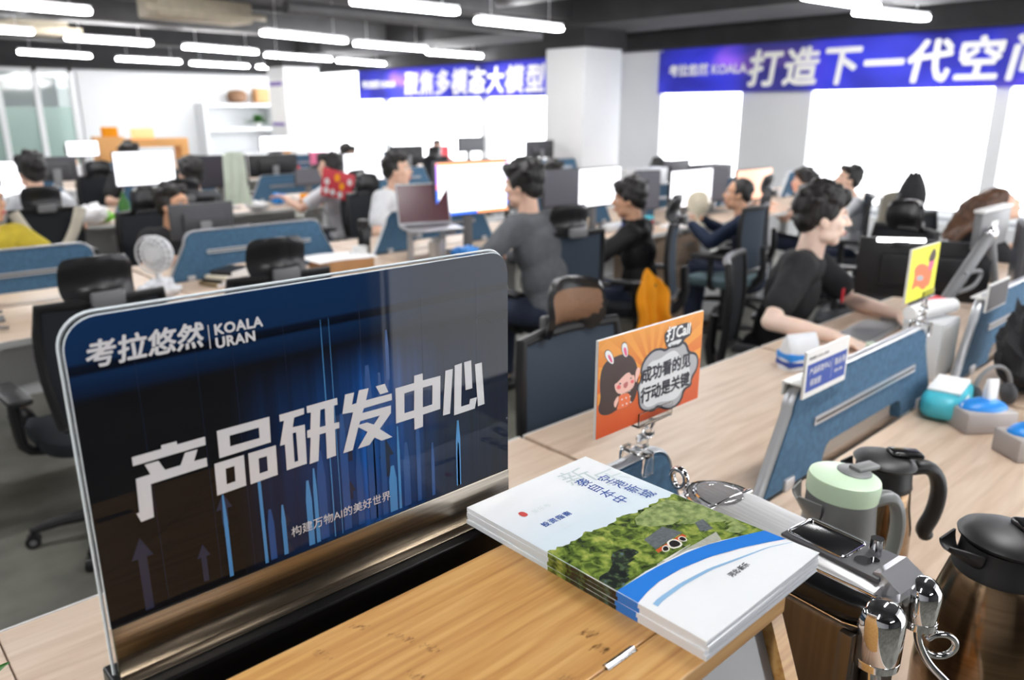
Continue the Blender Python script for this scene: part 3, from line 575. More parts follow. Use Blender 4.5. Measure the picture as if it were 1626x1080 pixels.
def person(label, x, y, deg, lean=12, hip=0.55, hands=((0.16, 0.42, 0.77), (-0.16, 0.42, 0.77)), head=(0, 0), tw=0.0, shirt='black_cloth', sleeve='short', skin='skin', hair='short', hairm='hair', glasses=False, sc=0.95, vox=0.008, trousers='jeans', legs=True, badge=False, collar=False, loc_y=0.0, slump=0.0):
    """seated figure; local origin on the floor under the hips, looking to +y"""
    t = thing('person', label, 'person', (x, y, 0), R(deg))
    hip = hip + 0.016; Hp = Vector((0, loc_y, hip)); dz = Vector((0, math.sin(R(lean)), math.cos(R(lean))))
    Tw = Matrix.Rotation(R(tw), 3, 'Z')
    side = Tw @ Vector((1, 0, 0)); fwd = Tw @ Vector((0, 1, 0))
    ch = Hp + dz * 0.33 * sc; sh = Hp + dz * 0.47 * sc; nk = Hp + dz * 0.53 * sc + Vector((0, 0.015 + slump, 0))
    Rh = (Matrix.Rotation(R(head[0] + tw * 0.5), 4, 'Z') @ Matrix.Rotation(R(-head[1]), 4, 'X')).to_3x3()
    hc = nk + Vector((0, 0.035 + slump, 0.148 * sc))
    def Hh(v): return hc + Rh @ (Vector(v) * sc * 1.02)
    def E(mb, c, r, rot=None): return mb.ell(Hh(c), tuple(q * sc * 1.02 for q in r), Rh if rot is None else Rh @ rot, 18, 12)
    b = MB()
    E(b, (0, -0.012, 0.03), (0.074, 0.094, 0.085)); E(b, (0, 0.028, -0.025), (0.062, 0.058, 0.085)); E(b, (0, 0.052, -0.098), (0.03, 0.026, 0.022))
    for s in (-1, 1):
        E(b, (s * 0.036, 0.022, -0.072), (0.026, 0.045, 0.032)); E(b, (s * 0.036, 0.058, -0.025), (0.024, 0.022, 0.024))
        E(b, (s * 0.075, -0.006, -0.012), (0.010, 0.021, 0.032)); E(b, (s * 0.01, 0.094, -0.03), (0.009, 0.012, 0.008))
    capsule(b, Hh((-0.036, 0.078, 0.024)), 0.012 * sc, Hh((0.036, 0.078, 0.024)), 0.012 * sc)
    capsule(b, Hh((0, 0.083, 0.012)), 0.009 * sc, Hh((0, 0.106, -0.026)), 0.0125 * sc)
    E(b, (0, 0.084, -0.058), (0.024, 0.014, 0.008)); E(b, (0, 0.082, -0.072), (0.021, 0.013, 0.008))
    capsule(b, Hh((0, -0.02, -0.055)), 0.054 * sc, nk - dz * 0.03, 0.06 * sc)
    capsule(b, nk, 0.055 * sc, Hp, 0.09 * sc)
    A = MB(); sl = 0.6 if sleeve == 'short' else 1.0
    fist = []
    for s, hd in ((1, hands[0]), (-1, hands[1])):
        S0 = sh + side * (s * 0.165 * sc); W = Vector(hd); d = W - S0; L1, L2 = 0.29 * sc, 0.27 * sc; D = min(d.length, (L1 + L2) * 0.985)
        u = d.normalized(); W = S0 + u * D; a = (L1 * L1 - L2 * L2 + D * D) / (2 * D); h = math.sqrt(max(L1 * L1 - a * a, 0))
        pole = Vector((s * 0.75, -0.35, -0.6)); pole = (pole - u * pole.dot(u)).normalized(); El = S0 + u * a + pole * h
        capsule(b, S0, 0.042 * sc, El, 0.036 * sc); capsule(b, El, 0.038 * sc, El.lerp(W, 0.45), 0.036 * sc); capsule(b, El.lerp(W, 0.45), 0.036 * sc, W, 0.024 * sc)
        f = (W - El).normalized(); f = (f * 0.6 + Vector((0, 0.6, 0)) * 0.6 + Vector((0, 0, -0.12))).normalized(); n = Vector((0, 0, 1)); sd = f.cross(n).normalized() * (s); n = sd.cross(f) * s
        if n.z < 0: n = -n
        c = W + f * 0.05 * sc
        q = Matrix((sd, f, n)).transposed()
        b.ell(c, (0.037 * sc, 0.048 * sc, 0.015 * sc), q, 14, 10)
        for k in range(4):
            o = (k - 1.5) * 0.019; le = (0.042, 0.048, 0.046, 0.036)[k] if s > 0 else (0.036, 0.046, 0.048, 0.042)[k]
            p0 = c + f * 0.036 * sc + sd * o * sc; p1 = p0 + (f * 0.9 - n * 0.28 + sd * o * 2) .normalized() * le * sc; p2 = p1 + (f * 0.55 - n * 0.8).normalized() * le * 0.75 * sc
            capsule(b, p0, 0.0092 * sc, p1, 0.0085 * sc, 8); capsule(b, p1, 0.0085 * sc, p2, 0.0072 * sc, 8)
        # thumb leaves the inner side of the palm near its base
        ins = Vector((-s, 0, 0)); ins = (ins - f * ins.dot(f)).normalized()
        p0 = c - f * 0.028 * sc + ins * 0.026 * sc; p1 = p0 + (ins * 0.7 + f * 0.7 - n * 0.2).normalized() * 0.034 * sc; p2 = p1 + (ins * 0.25 + f - n * 0.25).normalized() * 0.028 * sc
        capsule(b, p0, 0.012 * sc, p1, 0.0105 * sc, 8); capsule(b, p1, 0.0105 * sc, p2, 0.0085 * sc, 8)
        # sleeve
        r0 = 0.066 if sleeve == 'short' else 0.06
        capsule(A, S0 - side * s * 0.02, 0.072 * sc, S0.lerp(El, 0.5), r0 * sc)
        if sleeve == 'short':
            capsule(A, S0.lerp(El, 0.4), r0 * sc, S0.lerp(El, 0.66), 0.064 * sc)
        else:
            capsule(A, S0.lerp(El, 0.5), r0 * sc, El, 0.053 * sc); capsule(A, El, 0.053 * sc, El.lerp(W, 0.9), 0.042 * sc)
    if legs:
        for s in (-1, 1):
            K = Vector((s * 0.12, loc_y + 0.42 * sc, 0.53 * sc)); An = Vector((s * 0.12, loc_y + 0.44 * sc, 0.09))
            capsule(b, Hp + side * s * 0.09, 0.06 * sc, K, 0.045 * sc); capsule(b, K, 0.045 * sc, An, 0.035 * sc); capsule(b, An, 0.035, An + Vector((0, 0.1, -0.05)), 0.03)
    addmesh('body', remesh(b, vox, 3), skin, t)
    # shirt
    A.ell(Hp + Vector((0, 0, 0.03)), (0.165 * sc, 0.125 * sc, 0.11 * sc)); A.ell(Hp + dz * 0.17 * sc, (0.16 * sc, 0.118 * sc, 0.15 * sc), Tw)
    A.ell(ch, (0.175 * sc, 0.122 * sc, 0.15 * sc), Tw); A.ell(sh - dz * 0.02, (0.165 * sc, 0.098 * sc, 0.085 * sc), Tw)
    for s in (-1, 1): capsule(A, sh + side * s * 0.15 * sc, 0.068 * sc, nk + side * s * 0.035 - dz * 0.045, 0.055 * sc)
    if collar:
        for k in range(10):
            a = 2 * PI * k / 10; p = nk + Vector((math.cos(a) * 0.062, math.sin(a) * 0.062, 0.005)) ; A.ell(p, 0.02)
    addmesh('jacket' if collar else 'shirt', remesh(A, max(vox, 0.009), 5, 0.010, 8, (1, 1, 0.6)), shirt, t)
    if badge: MB().cyl(sh + side * 0.21 + Vector((0, 0.0, -0.12)), sh + side * 0.235 + Vector((0, 0.0, -0.125)), 0.032, n=18).build('white_patch', 'paper', t)
    if legs:
        q = MB(); q.ell(Hp - Vector((0, -0.02, 0.02)), (0.17 * sc, 0.15 * sc, 0.09 * sc))
        for s in (-1, 1):
            K = Vector((s * 0.12, loc_y + 0.42 * sc, 0.53 * sc)); An = Vector((s * 0.12, loc_y + 0.44 * sc, 0.12))
            capsule(q, Hp + side * s * 0.085, 0.088 * sc, K, 0.066 * sc); capsule(q, K, 0.066 * sc, An, 0.052 * sc)
        addmesh('trousers', remesh(q, 0.014, 4, 0.006, 8), trousers, t)
        for s in (-1, 1):
            An = Vector((s * 0.12, loc_y + 0.44 * sc, 0.045)); q = MB(); q.ell(An + Vector((0, 0.06, 0)), (0.045, 0.13, 0.042)).box((An.x - 0.042, An.y - 0.06, 0.002), (An.x + 0.042, An.y + 0.18, 0.02), 0.008)
            q.build('shoe', 'black_plastic', t)
    # hair
    h = MB()
    if hair in ('short', 'mop', 'crop'):
        k = 1.0 if hair == 'short' else (1.1 if hair == 'mop' else 0.94)
        E(h, (0, -0.026, 0.048), (0.080 * k, 0.096 * k, 0.084 * k))
        E(h, (0, -0.062, -0.005), (0.068 * k, 0.05 * k, 0.062 * k))
        for s in (-1, 1): E(h, (s * 0.066, -0.022, 0.018), (0.018 * k, 0.05, 0.05))
        if hair != 'crop':
            for i in range(9):
                a = -0.062 + 0.0155 * i; E(h, (a, 0.060 - 6 * a * a + 0.01 * math.sin(i * 2.1), 0.086 + 0.008 * math.sin(i * 1.7)), (0.019, 0.034 * k, 0.026 * k))
            for i in range(16):
                a, e = rnd.uniform(0, 2 * PI), rnd.uniform(0.15, 1.4); E(h, (0.074 * k * math.cos(a) * math.cos(e), -0.024 + 0.09 * k * math.sin(a) * math.cos(e), 0.055 + 0.078 * k * math.sin(e)), (0.021, 0.026, 0.018))
        if hair == 'mop':
            for i in range(7): E(h, (-0.06 + 0.02 * i, 0.068 - 8 * (-0.06 + 0.02 * i) ** 2, 0.07), (0.02, 0.03, 0.034))
            for s in (-1, 1): E(h, (s * 0.069, 0.002, 0.026), (0.019, 0.04, 0.046)); E(h, (s * 0.046, -0.06, -0.012), (0.03, 0.032, 0.04))
            E(h, (0, -0.072, -0.022), (0.052, 0.034, 0.044))
    elif hair == 'sweep':
        E(h, (0, -0.026, 0.045), (0.086, 0.104, 0.088))
        inv = Matrix.Rotation(-R(deg), 4, 'Z')
        for k, (o0, o1) in enumerate(((0.0, 0.0), (0.03, 0.03), (-0.03, -0.02), (0.05, -0.03), (-0.04, 0.04), (0.0, 0.06), (0.02, -0.05))):
            P0 = hc + Vector((0, -0.02, 0.03)); T1 = inv.to_3x3() @ Vector((-0.12 + o1 * 0.3, 0.08 + o0, -0.07 + o1)); T2 = inv.to_3x3() @ Vector((-0.24 + o1, 0.15 + o0 * 0.6, -0.22 + o0 * 0.5))
            capsule(h, P0, 0.06, P0 + T1, 0.05); capsule(h, P0 + T1, 0.05, P0 + T2, 0.012)
    elif hair == 'long':
        E(h, (0, -0.026, 0.045), (0.088, 0.105, 0.09)); 
        pts = [(0, -0.07, 0.02), (0.0, -0.1, -0.1), (0.01, -0.11, -0.2), (0.02, -0.1, -0.29)]
        for s in (-0.06, -0.03, 0, 0.03, 0.06):
            for i in range(3): capsule(h, Hh((pts[i][0] + s, pts[i][1] + abs(s) * 0.5, pts[i][2])), 0.04 - 0.007 * i, Hh((pts[i + 1][0] + s * 0.9, pts[i + 1][1] + abs(s) * 0.5, pts[i + 1][2])), 0.034 - 0.007 * i)
    addmesh('hair', remesh(h, max(vox * 0.8, 0.006), 2, 0.006, 26, (1, 1, 0.5)), hairm, t)
    for s in (-1, 1):
        e = E(MB(), (s * 0.031, 0.0735, 0.004), (0.0125, 0.0125, 0.0085)).build('eye', 'eye', t); E(MB(), (s * 0.031, 0.083, 0.004), (0.0058, 0.0040, 0.0058)).build('iris', 'iris', e)
        capsule(MB(), Hh((s * 0.014, 0.089, 0.026)), 0.0042, Hh((s * 0.047, 0.078, 0.028)), 0.0032, 8).build('eyebrow', hairm, t)
    E(E(MB(), (0, 0.092, -0.0595), (0.02, 0.0085, 0.0048)), (0, 0.0905, -0.069), (0.017, 0.0085, 0.0058)).build('lips', 'lip', t)
    if glasses:
        g = MB()
        for s in (-1, 1):
            ring = [Hh((s * 0.033 + 0.024 * math.cos(a), 0.098 - 0.008 * abs(math.cos(a)), 0.002 + 0.018 * math.sin(a))) for a in [2 * PI * j / 16 for j in range(17)]]
            g.tube(ring, 0.0016, 6); g.tube([Hh((s * 0.057, 0.09, 0.006)), Hh((s * 0.075, 0.06, 0.008)), Hh((s * 0.082, -0.01, 0.006))], 0.0016, 6)
        g.tube([Hh((-0.01, 0.1, 0.004)), Hh((0.01, 0.1, 0.004))], 0.0016, 6)
        g.build('glasses', 'black_plastic', t)
    return t
BT = person('young person in black t-shirt typing at the right, head turned to the screens', 3.04, 1.62, 180, lean=14, head=(26, 2), hands=((0.36, 0.44, 0.775), (-0.12, 0.47, 0.775)), tw=20, skin='skin_light', hair='mop', vox=0.0055, hip=0.505)
MB().box((-0.012, 0.0, -0.03), (0.012, 0.004, 0.03), 0.003).build('red_print', 'red', BT, loc=(-0.06, 0.262, 0.83))
person('person in grey long-sleeved shirt with tousled hair, seen from behind at the blue-bordered monitor', 2.83, 2.75, 8, lean=17, head=(14, 4), shirt='grey_cloth', sleeve='long', hair='mop', hands=((0.14, 0.42, 0.77), (-0.3, 0.46, 0.78)), vox=0.0065, hip=0.55)
person('person in black jacket with a round white sleeve patch, facing a white monitor', 3.72, 2.86, 22, lean=6, head=(12, 4), shirt='black_jacket', sleeve='long', hair='mop', skin='skin_tan', hands=((0.14, 0.42, 0.77), (-0.14, 0.42, 0.77)), hip=0.425, sc=0.91, collar=True, badge=True, vox=0.0075)
person('person with cropped hair in navy sweater beside a cream desk fan', 5.0, 2.87, 22, lean=10, head=(10, -4), shirt='navy_cloth', sleeve='long', hair='crop', skin='skin_tan', hands=((0.14, 0.40, 0.79), (-0.16, 0.42, 0.79)), hip=0.375, sc=0.9, vox=0.0075)
person('person in white t-shirt looking right, behind the dark open laptop', 3.25, 4.88, 188, lean=10, head=(30, -4), shirt='white_cloth', skin='skin', hands=((0.12, 0.40, 0.77), (-0.2, 0.42, 0.77)), hip=0.50, vox=0.0075, tw=10)
person('person in black with glasses, half hidden behind a grey monitor', 1.65, 4.84, 188, lean=8, head=(28, -6), shirt='black_cloth', sleeve='short', glasses=True, hair='short', skin='skin_tan', hands=((0.14, 0.44, 0.77), (-0.2, 0.44, 0.77)), hip=0.395, sc=0.92, vox=0.0075)
person('person in mustard yellow shirt with glasses, cut by the left edge', 0.745, 4.98, 188, lean=8, head=(36, -4), shirt='yellow_cloth', glasses=True, hair='short', skin='skin_tan', hip=0.45, vox=0.009)
person('dark-haired person seen from behind above the cardigan-draped chair', 1.27, 6.02, 4, lean=10, head=(10, 0), shirt='white_cloth', hair='mop', hip=0.51, vox=0.010)
person('dark-haired person from behind beside the large white screen, third row', 2.36, 6.1, 6, lean=8, head=(16, -6), shirt='grey_cloth', hair='mop', hip=0.45, sc=0.93, vox=0.010)
FM = person('person in white shirt with short hair holding a red card, facing left', 3.53, 5.98, 24, lean=6, head=(20, -4), shirt='white_cloth', hair='short', skin='skin', hands=((0.12, 0.4, 0.8), (-0.30, 0.38, 0.86)), hip=0.46, sc=0.92, vox=0.009)
person('dark-haired person just behind the head of the person in black t-shirt', 6.58, 3.2, 26, lean=10, head=(12, -4), shirt='grey_cloth', hair='mop', skin='skin', hip=0.37, sc=0.87, vox=0.010)
person('person in white shirt looking down, seated by the bright windows', 6.15, 2.62, 28, lean=10, head=(14, -16), shirt='white_cloth', sleeve='long', hair='short', hip=0.44, sc=0.88, vox=0.010)
person('person with long brown hair swept forward, behind the tilted grey display', 5.06, 1.62, 215, lean=24, head=(-10, -30), shirt='black_cloth', hair='sweep', hairm='hair_brown', hip=0.44, sc=0.9, vox=0.010)
person('person facing the camera above the large white screen, third row', 2.42, 7.9, 182, lean=4, head=(0, -4), shirt='black_cloth', hair='mop', hip=0.50, vox=0.012, legs=False)
person('small distant person with dark hair at the far left, back row', 2.85, 11.4, 0, lean=6, shirt='white_cloth', hair='mop', hip=0.40, sc=0.9, vox=0.012, legs=True)
person('small distant person beside a red object under the left banner', 8.57, 11.2, 150, lean=4, shirt='navy_cloth', hair='short', hip=0.36, sc=0.88, vox=0.012, legs=True)
person('distant person whose black hair shows above a monitor, under the grey wall panel', 6.25, 4.75, 186, lean=6, shirt='black_cloth', hair='mop', hip=0.39, sc=0.88, vox=0.012, legs=True)
person('distant person whose dark hair shows right of the tousled head', 5.30, 5.25, 186, lean=6, shirt='black_cloth', hair='mop', hip=0.40, sc=0.88, vox=0.012, legs=True)
person('distant person with dark hair, fourth row, left of the person in white t-shirt', 4.78, 8.0, 184, lean=6, shirt='black_cloth', hair='mop', hip=0.46, sc=0.9, vox=0.012, legs=True)
# ================================================================ things on the desks behind
DZ = 0.741
def monitor(label, x, y, z0, z1, w, deg, scr='screen_white', border=None, tilt=0.0, base=True):
    """screen faces local -y; (x, y) is the foot"""
    t = thing('monitor', label, 'monitor', (x, y, DZ), R(deg), 'desktop monitors')
    a, b = z0 - DZ, z1 - DZ; zc = (a + b) / 2
    T = Matrix.Translation((0, -0.05, zc)) @ Matrix.Rotation(R(tilt), 4, 'X') @ Matrix.Translation((0, 0.05, -zc))
    MB().box((-w / 2, -0.07, a), (w / 2, -0.045, b), 0.006).box((-w * 0.32, -0.05, zc - (b - a) * 0.3), (w * 0.32, -0.022, zc + (b - a) * 0.25), 0.012).xf(T).build('housing', 'dark_grey' if 'grey' in label else 'black_plastic', t)
    q = MB()
    if border:
        W2, c = w / 2 - 0.008, 0.016
        q.m(0).box((-W2 + c, -0.0725, a + 0.012 + c), (W2 - c, -0.071, b - 0.012 - c))
        q.m(1).box((-W2, -0.072, a + 0.01), (-W2 + c, -0.0707, zc)).box((-W2, -0.072, a + 0.01), (W2 * 0.1, -0.0706, a + 0.01 + c)).box((W2 - c, -0.072, a + 0.05), (W2, -0.0707, zc))
        q.m(2).box((-W2, -0.072, zc + 0.03), (-W2 + c, -0.0707, b - 0.01)).box((W2 - c, -0.072, zc), (W2, -0.0707, b - 0.01))
        q.m(3).box((W2 * 0.1, -0.072, a + 0.01), (W2, -0.0706, a + 0.01 + c)).box((-W2, -0.072, b - 0.01 - c), (W2, -0.0706, b - 0.01))
        q.m(4).box((-W2, -0.072, zc), (-W2 + c, -0.0707, zc + 0.03))
        q.xf(T).build('screen', [scr, 'screen_blue', 'screen_purple', 'screen_peach', 'screen_pink'], t, 0)
    else:
        q.box((-w / 2 + 0.008, -0.0715, a + 0.014), (w / 2 - 0.008, -0.0702, b - 0.008)).xf(T).build('screen', scr, t, 0)
    if base:
        MB().box((-0.03, -0.02, 0.008), (0.03, 0.0, zc), 0.004).build('stand', 'grey_plastic', t)
        MB().box((-0.12, -0.09, 0.0), (0.12, 0.09, 0.01), 0.004).build('foot', 'grey_plastic', t)
    return t
monitor('large bright monitor with blue, pink and orange screen border, in front of the grey-shirted person', 2.98, 3.62, 0.965, 1.285, 0.55, -2, border=True)
monitor('dark grey monitor between the bordered screen and the white one', 3.74, 3.63, 0.95, 1.195, 0.32, -2, 'screen_grey')
monitor('white monitor in front of the person in black jacket', 4.13, 3.64, 0.92, 1.19, 0.44, 0)
monitor('white monitor behind the cream desk fan', 5.22, 3.64, 0.83, 1.125, 0.56, 0)
monitor('narrow grey monitor left of the white one by the fan', 4.72, 3.66, 0.85, 1.14, 0.22, -20, 'screen_grey')
monitor('monitor with plain orange screen behind the cropped head', 6.18, 3.66, 0.81, 1.085, 0.58, 0, 'screen_orange')
monitor('grey monitor immediately left of the orange screen', 5.72, 3.72, 0.83, 1.11, 0.24, -15, 'screen_grey')
monitor('grey monitor seen from behind, hiding the chin of the person with glasses', 1.62, 4.14, 0.90, 1.085, 0.34, 178, 'screen_dark')
monitor('large white screen left of the dark-haired head, third row', 2.16, 6.72, 0.98, 1.255, 0.47, 0)
monitor('dark screen behind the squarish chair headrest, third row', 2.80, 6.72, 0.93, 1.20, 0.44, 0, 'screen_dark')
monitor('white screen at the left edge, behind the cardigan chair', 1.10, 6.72, 0.93, 1.215, 0.44, 0)
monitor('grey monitor seen from behind, at left in third row', 1.68, 7.3, 1.0, 1.20, 0.32, 176, 'screen_grey')
monitor('black monitor seen from behind above the small blue divider, with stickers', 3.53, 7.15, 0.95, 1.16, 0.50, 180, 'screen_dark')
monitor('small grey screen right of the small blue divider', 3.62, 6.72, 0.90, 1.05, 0.32, 0, 'screen_grey')
monitor('white screen between the red-card holder and the person in white t-shirt', 4.20, 6.72, 0.90, 1.17, 0.46, 0)
monitor('white screen in the fourth row, far left', 2.58, 10.0, 1.06, 1.24, 0.34, 0)
monitor('pale lilac screen right of the black-backed monitor, fourth row', 5.6, 9.9, 0.95, 1.2, 0.5, 0)
monitor('low white screen in front of the shelf, fourth row', 4.9, 9.9, 1.05, 1.25, 0.5, 0)
monitor('black distant monitor above the blue-bordered one', 6.05, 7.3, 1.1, 1.27, 0.40, 0, 'screen_dark')
monitor('black distant monitor seen from behind, right of the white one under the left banner', 5.2, 7.3, 0.98, 1.19, 0.45, 178, 'screen_dark')
monitor('grey-backed monitor left of the wall pier, third from the pillar', 5.9, 4.15, 0.95, 1.14, 0.42, 184, 'screen_grey')
monitor('white screen behind the person in white shirt', 7.35, 3.62, 0.80, 1.06, 0.5, 0)
monitor('grey-backed monitor in the fourth row by the windows', 7.3, 7.3, 0.98, 1.2, 0.5, 180, 'screen_grey')
# right-hand monitors on the front row
t = monitor('wide black monitor seen from behind, standing behind the yellow card', 3.19, 1.10, 0.835, 1.07, 0.47, 112, 'screen_dark')
MB().box((-0.16, -0.0215, 0.18), (-0.12, -0.0205, 0.215)).box((-0.14, -0.0215, 0.10), (-0.06, -0.0205, 0.112)).build('sticker', 'grey_plastic', t, 0)
t = thing('monitor_light_bar', 'glowing white light bar on top of the black monitor behind the yellow card', 'lamp', (3.09, 1.155, 1.082), R(-52))
M['bar_glow'] = mat('bar_glow', (255, 255, 255), 0.4, emit=3)
MB().tube([(-0.085, 0, 0), (0.085, 0, 0)], 0.008, 10).build('bar', 'bar_glow', t)
MB().box((-0.03, -0.01, -0.03), (0.03, 0.02, -0.004), 0.004).build('clip', 'black_plastic', t)
# monitor on a grey arm
t = thing('tilted_display', 'grey tilted display on an articulated gas-spring arm, right of the yellow card', 'monitor', (2.94, 0.93, DZ), 0)
MB().box((-0.05, -0.05, 0), (0.05, 0.05, 0.05), 0.01).cyl((0, 0, 0.05), (0, 0, 0.16), 0.02).build('clamp_post', 'grey_plastic', t)
MB().tube([(0, 0, 0.15), (0.33, -0.02, 0.37)], 0.022, 10).build('lower_arm', 'grey_plastic', t)
MB().tube([(0.33, -0.02, 0.37), (0.46, -0.02, 0.18)], 0.02, 10).build('upper_arm', 'grey_plastic', t)
MB().tube([(0.06, -0.02, 0.19), (0.2, -0.03, 0.19), (0.27, -0.03, 0.22), (0.26, -0.03, 0.25), (0.12, -0.02, 0.25)], 0.008, 8, smooth=2).build('cable_guide', 'grey_plastic', t)
MB().ell((0.33, -0.02, 0.375), 0.028).build('joint', 'chrome', t)
MB().box((0.29, 0.0, 0.31), (0.62, 0.03, 0.45), 0.006).build('display_housing', 'grey_plastic', t)
MB().box((0.40, -0.002, 0.35), (0.47, -0.0005, 0.41)).build('sticker', 'paper', t, 0)
MB().box((0.285, -0.004, 0.45), (0.625, 0.034, 0.462), 0.003).build('top_edge', 'edge_white', t)
monitor('tall black display panel at the right edge behind the grey arm', 3.88, 0.90, 0.80, 1.10, 0.26, 200, 'screen_dark')
t = thing('laptop', 'dark laptop with black lid seen from behind, lying behind the white papers', 'laptop', (2.05, 4.25, DZ), R(178))
def laptop_parts(t, w, d, ang, body, lid, scr):
    MB().box((-w / 2, -d, 0), (w / 2, 0, 0.014), 0.005).build('base', body, t)
    MB().box((-w / 2 + 0.02, -d * 0.5, 0.0142), (w / 2 - 0.02, -0.02, 0.0152)).build('keyboard', 'dark_grey', t, 0)
    T = Matrix.Translation((0, 0, 0.012)) @ Matrix.Rotation(R(-ang), 4, 'X')
    MB().box((-w / 2, 0, 0), (w / 2, 0.008, d), 0.003).xf(T).build('lid', lid, t)
    MB().box((-w / 2 + 0.008, -0.001, 0.012), (w / 2 - 0.008, -0.0002, d - 0.008)).xf(T).build('screen', scr, t, 0)
laptop_parts(t, 0.33, 0.22, 18, 'black_plastic', 'black_plastic', 'screen_dark')
t = thing('laptop', 'open laptop with dark red screen on a slanted stand, left of the bright bordered monitor', 'laptop', (2.63, 3.56, 0.93), R(-20))
laptop_parts(t, 0.31, 0.23, 14, 'pink' if False else 'alu', 'alu', 'screen_wine')
MB().box((-0.11, -0.2, -0.03), (-0.08, 0, -0.001)).box((0.08, -0.2, -0.03), (0.11, 0, -0.001)).box((-0.11, -0.02, -0.187), (-0.08, 0.0, -0.03)).box((0.08, -0.02, -0.187), (0.11, 0, -0.03)).build('riser', 'alu', t, 0)
t = thing('keyboard', 'slim grey keyboard under the hands of the person in black t-shirt', 'keyboard', (2.92, 1.17, DZ), R(4))
MB().box((-0.18, -0.07, 0), (0.18, 0.07, 0.013), 0.005).build('case', 'alu', t); MB().box((-0.17, -0.06, 0.0131), (0.17, 0.06, 0.0165)).build('keys', 'grey_plastic', t, 0)

# clutter: every piece a thing of its own
def one(name, label, cat, mb, mats, ang=40, group=None, loc=None): return tag(mb.build(name, mats, None, ang, loc), label, cat, group)
t = thing('desk_fan', 'small round clear-grey desk fan right of the large black headrest', 'fan', (1.20, 3.70, DZ), R(-60))
def fan(t, h, r, guard, blade):
    MB().lathe([(0.06, 0), (0.06, 0.012), (0.02, 0.02), (0.012, h - r)], n=20).build('stand', guard, t)
    q = MB()
    for k in range(3):
        rr = r * (0.4 + 0.3 * k); q.tube([(rr * math.cos(2 * PI * j / 24), -0.03, h + rr * math.sin(2 * PI * j / 24)) for j in range(25)], 0.004, 6)
    for k in range(18):
        a = 2 * PI * k / 18; q.tube([(0.02 * math.cos(a), -0.034, h + 0.02 * math.sin(a)), (r * 0.8 * math.cos(a), -0.03, h + r * 0.8 * math.sin(a)), (r * math.cos(a), 0, h + r * math.sin(a))], 0.003, 5)
    q.lathe([(0.03, 0), (0.03, 0.01)], n=16) if False else None
    q.cyl((0, -0.04, h), (0, 0.04, h), 0.03); q.build('guard', guard, t)
    MB().lathe([(0.02, 0.0), (r * 0.95, 0.002), (r, 0.01), (r * 0.9, 0.03), (0.03, 0.05)], n=24).xf(Matrix.Translation((0, 0.0, h)) @ Matrix.Rotation(-PI / 2, 4, 'X')).build('housing', blade, t)
fan(t, 0.185, 0.085, 'white_metal', 'clear_bag')
t = thing('desk_fan', 'cream round desk fan in front of the person in navy', 'fan', (4.92, 3.30, DZ), R(-40)); fan(t, 0.17, 0.085, 'cream', 'cream')
def crumple(sx, sy, sz, seed, n=3):
    q = MB(); q.ell((0, 0, sz), (sx, sy, sz), None, 28, 18)
    for v in q.bm.verts:
        d = noise.noise(v.co * 22 + Vector((seed, 0, 0))) * 0.35 + noise.noise(v.co * 60 + Vector((0, seed, 0))) * 0.15
        v.co = Vector((v.co.x * (1 + d), v.co.y * (1 + d), max(0.001, v.co.z * (1 + d))))
    return q
one('plastic_bag', 'crumpled clear plastic bag below the clear-grey fan', 'bag', crumple(0.09, 0.07, 0.045, 3), 'clear_bag', loc=(1.15, 3.56, DZ))
BKS = [('khaki_book', 0.20, 0.14, 0.018, 'tan paperback at the bottom of the small stack behind the empty black chair'), ('black_plastic', 0.19, 0.135, 0.014, 'dark notebook second in the small stack behind the empty black chair'), ('cream', 0.19, 0.13, 0.016, 'cream book third in the small stack behind the empty black chair'), ('black_plastic', 0.16, 0.12, 0.02, 'black pouch-like notebook topping the small stack behind the empty black chair')]
zz = DZ
for i, (m, w, d, h, l) in enumerate(BKS):
    t = thing('book', l, 'book', (1.52 + 0.01 * i, 3.72, zz), R(14 + 6 * i), 'small stack of books')
    MB().box((-w / 2, -d / 2, 0.002), (w / 2 - 0.003, d / 2 - 0.003, h - 0.002)).build('pages', 'paper', t, 0)
    MB().box((-w / 2, -d / 2, 0), (w / 2, d / 2, 0.002)).box((-w / 2, -d / 2, h - 0.002), (w / 2, d / 2, h)).box((-w / 2 - 0.002, -d / 2, 0), (-w / 2, d / 2, h)).build('cover', m, t, 0)
    zz += h
one('paper_roll', 'white crumpled tissue beside the small book stack', 'tissue', crumple(0.035, 0.03, 0.03, 8), 'paper', loc=(1.68, 3.66, DZ))
one('cardboard_box', 'small open-topped brown cardboard box under the white sheet, right of the empty chair', 'box', MB().box((-0.14, -0.1, 0), (0.14, 0.1, 0.006)).box((-0.14, -0.1, 0.006), (-0.135, 0.1, 0.06)).box((0.135, -0.1, 0.006), (0.14, 0.1, 0.06)).box((-0.134, -0.1, 0.006), (0.134, -0.095, 0.06)).box((-0.134, 0.095, 0.006), (0.134, 0.1, 0.06)), 'cardboard', 0, loc=(2.14, 3.66, DZ))
one('paper_sheet', 'white sheet lying on the small cardboard box, right of the empty chair', 'paper', MB().grid(lambda u, v: (0.36 * u - 0.18, 0.24 * v - 0.12, 0.004 * math.sin(u * 5)), 8, 4, 0.003), 'paper', loc=(2.12, 3.66, DZ + 0.066))
t = thing('vacuum_bottle', 'tall black vacuum bottle standing left of the second-row divider', 'bottle', (2.36, 3.78, DZ))
MB().lathe([(0.032, 0), (0.034, 0.01), (0.034, 0.17), (0.026, 0.185)], n=20).build('body', 'black_gloss', t)
MB().lathe([(0.03, 0.185), (0.032, 0.19), (0.032, 0.225), (0.02, 0.23)], n=20).build('cap', 'matt_black', t)
